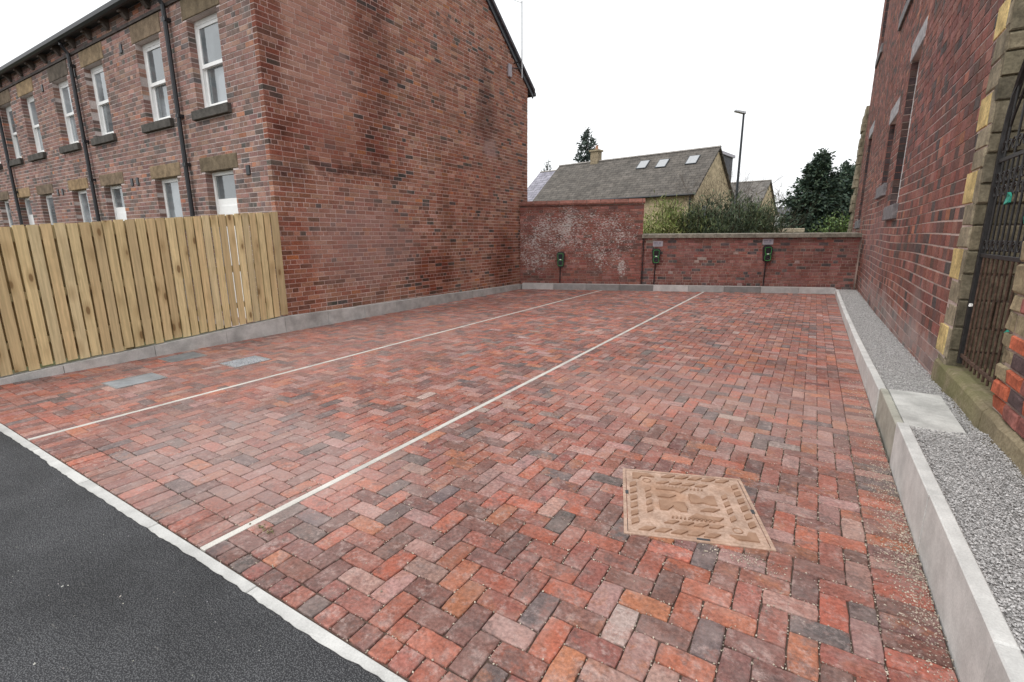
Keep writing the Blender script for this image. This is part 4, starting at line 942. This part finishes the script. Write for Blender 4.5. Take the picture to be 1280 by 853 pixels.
for zz, r_ in ((1.41, .044), (1.80, .046), (1.90, .046), (2.12, .05)):
    for k in range(10):
        yy = ga + (gb_ - ga) * (k + .5) / 10; g = G(); sgn = 1 if k % 2 else -1
        g.tube([(gx, yy + sgn * r_ * (1 - a / 14) * math.cos(a), zz + r_ * (1 - a / 14) * math.sin(a)) for a in np.linspace(0, 8.2, 18)], .0055, 5); g.out('scroll', 'iron', gt, (gx, yy, zz))
for sgn, yy in ((1, gb_), (-1, ga)):
    g = G(); g.tube([(gx, yy - sgn * .03, 2.1), (gx, yy - sgn * .14, 2.32), (gx, yy - sgn * .26, 2.48)], .008, 5); g.out('brace', 'iron', gt, (gx, yy, 2.1))
def scrap(name, yy, zz, w, h, mat, label, cat):
    n = 7; V = [(gx - .02 + RND.uniform(-.01, .006), yy + w * math.cos(2 * math.pi * i / n) * RND.uniform(.6, 1.1), zz + h * math.sin(2 * math.pi * i / n) * RND.uniform(.35, 1.2)) for i in range(n)]
    V += [(gx - .008, y_, z_) for _, y_, z_ in V]
    tag(mesh(name, V, [list(range(n)), [n + i for i in range(n)][::-1]] + [[i, (i + 1) % n, n + (i + 1) % n, n + i] for i in range(n)], mat, None, (gx, yy, zz)), label, cat)
scrap('plastic_scrap', 4.74, 1.73, .045, .045, 'plastic_green', 'wide green plastic scrap caught high in the scrolls of the iron gate', 'plastic scrap')
scrap('plastic_scrap', 4.27, 1.60, .035, .10, 'plastic_green', 'long hanging strip of green plastic caught on the iron gate by the pier', 'plastic scrap')
scrap('plastic_scrap', 4.2, .88, .03, .025, 'plastic_green', 'tiny green plastic scrap low on the rusty bars of the iron gate', 'plastic scrap')
scrap('paper_scrap', 5.12, .95, .03, .025, 'paper', 'scrap of white paper caught on the iron gate beside the stone quoins', 'paper scrap')
# passage floor and dark end behind the gate
kind(mesh('passage', [(RX + .40, 1.8, .2), (4.2, 1.8, .2), (4.2, 5.25, .2), (RX + .40, 5.25, .2)], [[0, 1, 2, 3]], 'bed', None, (2, 3.5, .2)), 'structure')
pe = empty('passage_wall', (2.6, 3.5, .2), 'rough stone wall closing the passage behind the iron gate', 'wall')
core = G().box((2.66, 1.8, .2), (2.9, 5.15, 3.6), (.2, .2, .2)).out('core', 'low_mortar', pe)
f = Field(); z = .2
while z < 3.5:
    h = RND.uniform(.13, .24); y = 1.82
    while y < 5.1:
        L = min(RND.uniform(.2, .5), 5.14 - y)
        if L > .05: f.add(brick_v(np.array([2.65, 0, 0]), Y_, Z_, -X_, y, y + L - .015, z, z + h - .015, .1, .02, .012, RND.uniform(-.01, .015)), np.array((.17, .12, .09)) * RND.uniform(.7, 1.2))
        y += L
    z += h
f.emit('stone', 'stone_tan', core, 40)

# ================================================================== BEHIND THE WALL
def gable_house(name, a, u, n, L, D, ze, zr, roofm, label, cat='house', over=.25, wallm='cream_stone', zb=-.2, stone=True):
    a = np.array(a, float); u = np.array([*u, 0.]); n = np.array([*n, 0.])
    pt = lambda s, d, z: np.array([a[0], a[1], 0]) + u * s + n * d + Z_ * z
    h = empty(name, pt(0, 0, zb), label, cat)
    for nm, pts in (('front_wall', [(0, 0, zb), (L, 0, zb), (L, 0, ze), (0, 0, ze)]), ('rear_wall', [(0, D, zb), (L, D, zb), (L, D, ze), (0, D, ze)]),
                    ('gable_wall', [(0, 0, zb), (0, D, zb), (0, D, ze), (0, D / 2, zr), (0, 0, ze)]), ('gable_wall', [(L, 0, zb), (L, D, zb), (L, D, ze), (L, D / 2, zr), (L, 0, ze)])):
        mesh(nm, [pt(*p) for p in pts], [list(range(len(pts)))], wallm, h)
    sl = (zr - ze) / (D / 2); th = .12
    for d0 in (0, 1):
        e = -over if d0 == 0 else D + over; ez = ze - over * sl
        P = [pt(-.15, e, ez), pt(L + .15, e, ez), pt(L + .15, D / 2, zr), pt(-.15, D / 2, zr)]; V = P + [p + Z_ * th for p in P]
        uv = [(0, 0), (L, 0), (L, D * .65), (0, D * .65)] * 2
        mesh('roof', V, QB, roofm, h, None, (.3, .3, .3), uv=uv)
    mesh('ridge', [pt(-.16, D / 2 - .12, zr + th - .04), pt(L + .16, D / 2 - .12, zr + th - .04), pt(L + .16, D / 2, zr + th + .05), pt(-.16, D / 2, zr + th + .05), pt(L + .16, D / 2 + .12, zr + th - .04), pt(-.16, D / 2 + .12, zr + th - .04)], [[0, 1, 2, 3], [3, 2, 4, 5]], 'lintel', h, None, (.26, .24, .22))
    g = G(); g.tube([pt(-.15, -over - .05, ze - over * sl + .06), pt(L, -over - .05, ze - over * sl + .06)], .07, 6); g.out('gutter', 'black', h)
    return h, pt, sl, th
HU, HN = np.array([-.986, .169]), np.array([.169, .986])
h1, pt1, sl1, th1 = gable_house('stone_house', (-6.106, 29.66), HU, HN, 11.6, 6.44, 3.9, 6.6, 'roof_brown', 'cream stone house with long brown tiled roof and three skylights behind the hedge')
# skylights
pn = np.cross(pt1(1, 0, 3.9) - pt1(0, 0, 3.9), pt1(0, 3.22, 6.6) - pt1(0, 0, 3.9)); pn /= np.linalg.norm(pn)
if pn[2] < 0: pn = -pn
up = pt1(0, 3.22, 6.6) - pt1(0, 0, 3.9); up /= np.linalg.norm(up); hu3 = np.array([*HU, 0])
for (px, py) in ((804, 206.5), (828, 205), (866, 200.5)):
    c = on_plane(px, py, pt1(0, 0, 3.9) + Z_ * th1, pn); wv, hv = hu3 * .30, up * .38
    g = G(); P = [c - wv * 1.15 - hv * 1.12, c + wv * 1.15 - hv * 1.12, c + wv * 1.15 + hv * 1.12, c - wv * 1.15 + hv * 1.12]; g.hexa(P + [p + pn * .06 for p in P]); s = g.out('skylight', 'bargeboard', h1, c)
    P = [c - wv - hv + pn * .062, c + wv - hv + pn * .062, c + wv + hv + pn * .062, c - wv + hv + pn * .062]; mesh('pane', P, [[0, 1, 2, 3]], 'galv', s, c)
# chimney
def box_l(pt, s0, s1, d0, d1, z0, z1, name, mat, par, col=(.3, .3, .3)):
    return G().hexa([pt(s0, d0, z0), pt(s1, d0, z0), pt(s1, d1, z0), pt(s0, d1, z0), pt(s0, d0, z1), pt(s1, d0, z1), pt(s1, d1, z1), pt(s0, d1, z1)], col).out(name, mat, par, pt((s0 + s1) / 2, (d0 + d1) / 2, z0))
c = box_l(pt1, 8.25, 8.85, 2.95, 3.5, 6.0, 7.35, 'chimney', 'stone_tan', h1, (.27, .22, .15)); box_l(pt1, 8.17, 8.93, 2.87, 3.58, 7.35, 7.47, 'chimney_cap', 'stone_tan', c, (.3, .25, .17))
g = G(); p0 = pt1(8.5, 3.22, 7.47); g.tube([p0, p0 + Z_ * .3], [.13, .10], 8, (.36, .2, .13)); g.out('chimney_pot', 'terracotta', c, p0)
d = box_l(pt1, .05, 4.2, 3.5, 6.2, 4.2, 6.38, 'dormer', 'slate', h1); box_l(pt1, -.05, 4.3, 3.45, 6.35, 6.38, 6.55, 'dormer_fascia', 'grey_sign', d)
box_l(pt1, -.03, .05, 1.3, 1.95, 2.0, 3.2, 'window', 'dark_glass', h1)
g = G(); g.tube([pt1(.2, -.08, 3.7), pt1(.2, -.08, -.2)], .05, 6); g.out('downpipe', 'black', h1, pt1(.2, 0, 0))
c = box_l(pt1, 3.7, 4.3, -.04, .0, 1.2, 3.4, 'window', 'glass', h1)
R1 = on_z(677, 217, 6.9)
h2, pt2, _, _ = gable_house('stone_house', R1[:2] - HU * 9.0 - HN * 3.4 , HU, HN, 9.0, 6.8, 4.1, 6.9, 'roof_lilac', 'house with pale lilac grey tiled roof beyond the chimney end of the brown roofed house')
R2 = on_z(962, 227, 6.3)
h3, pt3, _, _ = gable_house('stone_house', R2[:2] - HN * 3.2, HU, HN, 9.0, 6.4, 3.6, 6.3, 'roof_grey', 'stone house with grey tiled roof behind the lamp post')
p = at_dist(976, 62)
g = G(); g.box((p[0] - 2.2, p[1], -.2), (p[0] + 2.2, p[1] + 5, 3.6), (.6, .6, .58)); fb_ = empty('pale_building', p, 'small pale rendered building far behind the stone houses', 'building'); g.out('wall', 'white', fb_)
G().add([(p[0] - 2.4, p[1] - .2, 3.6), (p[0] + 2.4, p[1] - .2, 3.6), (p[0] + 2.4, p[1] + 5.2, 3.6), (p[0] - 2.4, p[1] + 5.2, 3.6), (p[0] - 2.4, p[1] + 2.5, 4.6), (p[0] + 2.4, p[1] + 2.5, 4.6)], [[0, 1, 5, 4], [2, 3, 4, 5], [0, 4, 3], [1, 2, 5], [0, 3, 2, 1]]).out('roof', 'slate', fb_)
# rubble wall beyond
ra, rbp = at_dist(905, 24.5), at_dist(1000, 25.5)
rbw = empty('rubble_wall', (ra + rbp) / 2, 'low pale rubble stone wall beyond the hedge and lamp post', 'wall')
dv = (rbp - ra); Lr = np.linalg.norm(dv); dv /= Lr; nv = np.array([dv[1], -dv[0], 0])
f = Field(); z = 0
while z < 1.75:
    h = RND.uniform(.12, .2); x = 0
    while x < Lr:
        L = RND.uniform(.2, .5); f.add(brick_v(ra, dv, Z_, nv, x, x + L - .015, z, z + h - .012, .3, .02, .01, RND.uniform(-.01, .02)), np.array((.42, .36, .27)) * RND.uniform(.75, 1.3)); x += L
    z += h
f.emit('stone', 'stone_tan', rbw, 120)
# street lamp
lp = at_dist(916.5, 21.5)
la = empty('street_lamp', lp + Z_ * -.2, 'tall slim grey street lamp post rising behind the low wall', 'street lamp')
ztop = on_plane(928, 139, lp, np.array([lp[0], lp[1], 0]) / np.linalg.norm(lp))[2]
g = G(); g.tube([lp - Z_ * .2, lp + Z_ * 1.2], .085, 10); g.tube([lp + Z_ * 1.2, lp + Z_ * 1.26], [.085, .055], 10); g.tube([lp + Z_ * 1.26, lp + Z_ * (ztop - .1)], [.055, .038], 10); g.out('column', 'bargeboard', la)
ld = np.array([-RIGHT[0], -RIGHT[1], 0]); ld /= np.linalg.norm(ld)
hp = lp + Z_ * (ztop - .12)
g = G(); q0 = hp - ld * .06 + Z_ * .0; sd = np.cross(ld, Z_)
g.add([q0 - sd * .08, q0 + sd * .08, q0 + ld * .42 + sd * .10 + Z_ * .10, q0 + ld * .42 - sd * .10 + Z_ * .10, q0 - sd * .05 + Z_ * .09, q0 + sd * .05 + Z_ * .09, q0 + ld * .40 + sd * .06 + Z_ * .16, q0 + ld * .40 - sd * .06 + Z_ * .16], QB); g.out('lamp_head', 'galv', la)
sp0 = on_plane(914.5, 271, lp, np.array([lp[0], lp[1], 0]) / np.linalg.norm(lp)); fd = -np.array([lp[0], lp[1], 0]) / np.linalg.norm(lp); rr = np.array([RIGHT[0], RIGHT[1], 0]); rr /= np.linalg.norm(rr)
sgn = empty('road_sign', sp0, 'small round pale road sign strapped to the street lamp post', 'road sign')
def disc(r, off, name, mat): 
    n = 20; V = [sp0 + fd * (.10 + off) + rr * r * math.cos(2 * math.pi * i / n) + Z_ * r * math.sin(2 * math.pi * i / n) for i in range(n)]; V += [v - fd * .012 for v in V]
    mesh(name, V, [list(range(n)), [n + i for i in range(n)][::-1]] + [[i, (i + 1) % n, n + (i + 1) % n, n + i] for i in range(n)], mat, sgn, sp0)
M['sign_red'] = plain('faded red sign border', (.42, .16, .15), .5, .4, var=.1, bump=0)
disc(.15, 0, 'rim', 'sign_red'); disc(.115, .006, 'face', 'white'); G().box(tuple(sp0 + fd * .03 - np.array([.03, .03, .04])), tuple(sp0 + fd * .09 + np.array([.03, .03, .04]))).out('clip', 'galv', sgn)

def ztop_(px, py, p): n_ = np.array([p[0], p[1], 0]) / np.linalg.norm(p[:2]); return float(on_plane(px, py, p, n_)[2])
# ---- vegetation
def leaves(name, C, dirs, ln, wd, cols, parent, mat='leaf'):
    N = len(C); d = dirs / (np.linalg.norm(dirs, axis=1, keepdims=True) + 1e-9); r = NP.normal(size=(N, 3)); s = np.cross(d, r); s /= np.linalg.norm(s, axis=1, keepdims=True) + 1e-9
    l = ln[:, None]; w = wd[:, None]
    V = np.stack([C, C + d * l * .45 + s * w, C + d * l, C + d * l * .45 - s * w], 1)
    return mesh(name, V.reshape(-1, 3), np.arange(N * 4).reshape(-1, 4), mat, parent, None, np.repeat(cols, 4, 0))
def vcols(N, pal, s=.3):
    p = np.array(pal)[NP.integers(0, len(pal), N)]; return np.clip(p * NP.uniform(1 - s, 1 + s, (N, 1)), .003, .6)
def conifer(name, base, H, R, label, pal, levels=26, per=11, dens=22, leafl=.24, leafw=.05, open_=1.0, z0=.5, group=None, droop=.25):
    tr = empty(name, base, label, 'tree', group)
    g = G(); g.tube([base, base + Z_ * H * .5, base + Z_ * H * .97], [H * .018 + .03, H * .011, .01], 7); 
    C, D = [], []
    for i in range(levels):
        f = i / (levels - 1); z = z0 + (H - z0) * f; rad = R * (1 - f) ** .7 * RND.uniform(.75, 1.12) + .08
        for k in range(max(3, int(per * (1 - f * .6)))):
            a = RND.uniform(0, 2 * math.pi); r = rad * RND.uniform(.55, 1.15); tip = np.array([math.cos(a) * r, math.sin(a) * r, -droop * r + .12 * r + RND.uniform(-.15, .25)])
            st_ = base + Z_ * z; g.tube([st_, st_ + tip * .55 + Z_ * .04, st_ + tip], [.03 * (1 - f) + .008, .012, .004], 4, cap=False)
            n = int(dens * open_ * (.4 + r / R)); tt = NP.uniform(.15, 1.05, n)[:, None] ** .8
            c = st_ + tip * tt + NP.normal(0, .07 + .05 * R * .4, (n, 3)) * (1.1 - tt * .5); C.append(c); D.append(np.tile(tip, (n, 1)) + NP.normal(0, r * .55 + .1, (n, 3)) + np.array([0, 0, -.15 * r]))
    g.out('trunk', 'bark', tr); C = np.concatenate(C); D = np.concatenate(D); N = len(C)
    leaves('crown', C, D, NP.uniform(.6, 1.3, N) * leafl, NP.uniform(.6, 1.3, N) * leafw, vcols(N, pal), tr)
DK = [(.042, .070, .050), (.055, .088, .058), (.034, .056, .043), (.075, .108, .066)]
conifer('conifer_tree', at_dist(1016, 27.5), ztop_(1016, 196, at_dist(1016, 27.5)), 2.2, 'broad dark conifer with a tapering top nearest the stone houses', DK, 40, 20, 56, .19, .042, group='dark conifers beside the tall brick building')
conifer('conifer_tree', at_dist(1047, 29.5), ztop_(1047, 213, at_dist(1047, 29.5)), 2.0, 'dark conifer of middling height between two taller conifers', DK, 36, 18, 52, .19, .042, group='dark conifers beside the tall brick building')
conifer('conifer_tree', at_dist(1067, 31.5), ztop_(1067, 203, at_dist(1067, 31.5)), 2.0, 'dark conifer with a thin spire close to the tall brick building', DK, 34, 16, 48, .19, .042, group='dark conifers beside the tall brick building')
FAR = [(.06, .085, .07), (.08, .10, .085), (.05, .07, .06)]
conifer('spruce_tree', at_dist(731.5, 47), ztop_(731.5, 166, at_dist(731.5, 47)), 2.1, 'lone open spruce rising behind the chimney of the brown roofed house', FAR, 34, 11, 20, .36, .06, open_=1, z0=4.5, droop=.1)
conifer('spruce_tree', at_dist(684, 52), ztop_(684, 205, at_dist(684, 52)), 1.2, 'small thin spruce top above the lilac roofed house', FAR, 18, 7, 12, .32, .055, open_=.8, z0=5.5, droop=.1)
def shrub(name, base, H, R, label, pal, N, leafl, leafw, upw=1.2, cat='shrub', group=None, ns=16, hmin=.1):
    sh = empty(name, base, label, cat, group); g = G(); C, D = [], []
    for k in range(ns):
        a = RND.uniform(0, 6.28); r = R * math.sqrt(RND.random()); top = base + np.array([math.cos(a) * r, math.sin(a) * r, H * RND.uniform(.7, 1.03) * (1 - .25 * (r / R) ** 2)]); b0 = base + np.array([math.cos(a) * r * .45, math.sin(a) * r * .45, 0])
        mid = (b0 + top) / 2 + NP.normal(0, .06, 3); g.tube([b0, mid, top], [.02, .012, .004], 4, cap=False)
        n = N // ns; t_ = NP.uniform(hmin, 1.0, n)[:, None]; c = np.where(t_ < .5, b0 + (mid - b0) * t_ * 2, mid + (top - mid) * (t_ * 2 - 1)) + NP.normal(0, .14 * R + .04, (n, 3)) * np.array([1, 1, .6]); C.append(c)
        D.append(NP.normal(0, .6, (n, 3)) + np.array([0, 0, upw]))
    g.out('stems', 'bark', sh); C = np.concatenate(C); D = np.concatenate(D); n = len(C)
    if n: leaves('leaves', C, D, NP.uniform(.6, 1.4, n) * leafl, NP.uniform(.6, 1.3, n) * leafw, vcols(n, pal, .4), sh)
YG = [(.16, .20, .055), (.20, .22, .08), (.12, .16, .05), (.24, .23, .11)]; BG = [(.08, .11, .06), (.06, .09, .05), (.12, .14, .085), (.045, .065, .04)]; MG = [(.10, .13, .055), (.14, .16, .08), (.07, .10, .05)]
YG2 = [tuple(x * 1.35 for x in c) for c in YG]
hg = 'hedge plants behind the low wall'
for px, D, H, R, pal, lb in ((826, 18.6, ztop_(826, 247, at_dist(826, 18.6)), .8, YG2, 'bright yellow green feathery plant against the end of the tall wall'), (852, 19.2, ztop_(852, 245, at_dist(852, 19.2)), .85, YG2 + MG, 'yellow and mid green feathery plant beside the brightest hedge plant'),
                             (876, 19.0, ztop_(876, 243, at_dist(876, 19.0)), .85, MG + BG, 'mid green feathery plant in the middle of the hedge'), (900, 19.4, ztop_(900, 241, at_dist(900, 19.4)), .9, BG, 'dense dark feathery plant between the mid green plant and the lamp post'),
                             (928, 20.2, ztop_(928, 234, at_dist(928, 20.2)), .9, BG + MG, 'grey green feathery plant just behind the lamp post'), (950, 21.0, ztop_(950, 241, at_dist(950, 21.0)), .85, BG + MG, 'loose olive plant at the hedge end by the rubble wall')):
    shrub('hedge_plant', at_dist(px, D), H, R, lb, pal, 7500, .17, .015, 1.0, 'plant', hg, 34)
LG = [(.10, .16, .045), (.13, .185, .06), (.07, .115, .035)]
shrub('leafy_bush', at_dist(1052, 23.5), ztop_(1052, 262, at_dist(1052, 23.5)), 1.0, 'light green broad leaved bush in front of the dark conifers', LG, 4200, .11, .035, .3, 'bush', None, 22)
def bare(name, base, H, label, spread=.5, depth=4, seed=3, r0=.03, cat='tree'):
    rr_ = random.Random(seed); t_ = empty(name, base, label, cat); g = G()
    def br(p, d, L, r, k):
        q = p + d * L; g.tube([p, (p + q) / 2 + np.array([rr_.uniform(-.04, .04) * L for _ in range(3)]), q], [r, r * .8, r * .6], 4, cap=False)
        if k == 0: return
        for _ in range(rr_.choice([2, 3, 3])):
            e = d + np.array([rr_.gauss(0, spread), rr_.gauss(0, spread), rr_.gauss(.1, spread * .6)]); e /= np.linalg.norm(e); br(q if rr_.random() < .6 else p + d * L * rr_.uniform(.5, .9), e, L * rr_.uniform(.6, .85), r * .6, k - 1)
    for s in range(3 if cat == 'shrub' else 1):
        d = np.array([rr_.gauss(0, .25), rr_.gauss(0, .25), 1]); br(base, d / np.linalg.norm(d), H * .33, r0, depth)
    g.out('branches', 'bark', t_)
bare('bare_shrub', at_dist(895, 22.5), 5.0, 'leafless twiggy shrub against the gable of the cream stone house', .45, 5, 5, .022, 'shrub')
bare('bare_shrub', at_dist(940, 23), 4.6, 'leafless twiggy shrub behind the lamp post before the grey roofed house', .45, 5, 9, .02, 'shrub')
bare('bare_tree', at_dist(975, 58), 7.0, 'distant bare tree between the grey roofed house and the conifers', .42, 6, 4, .08)
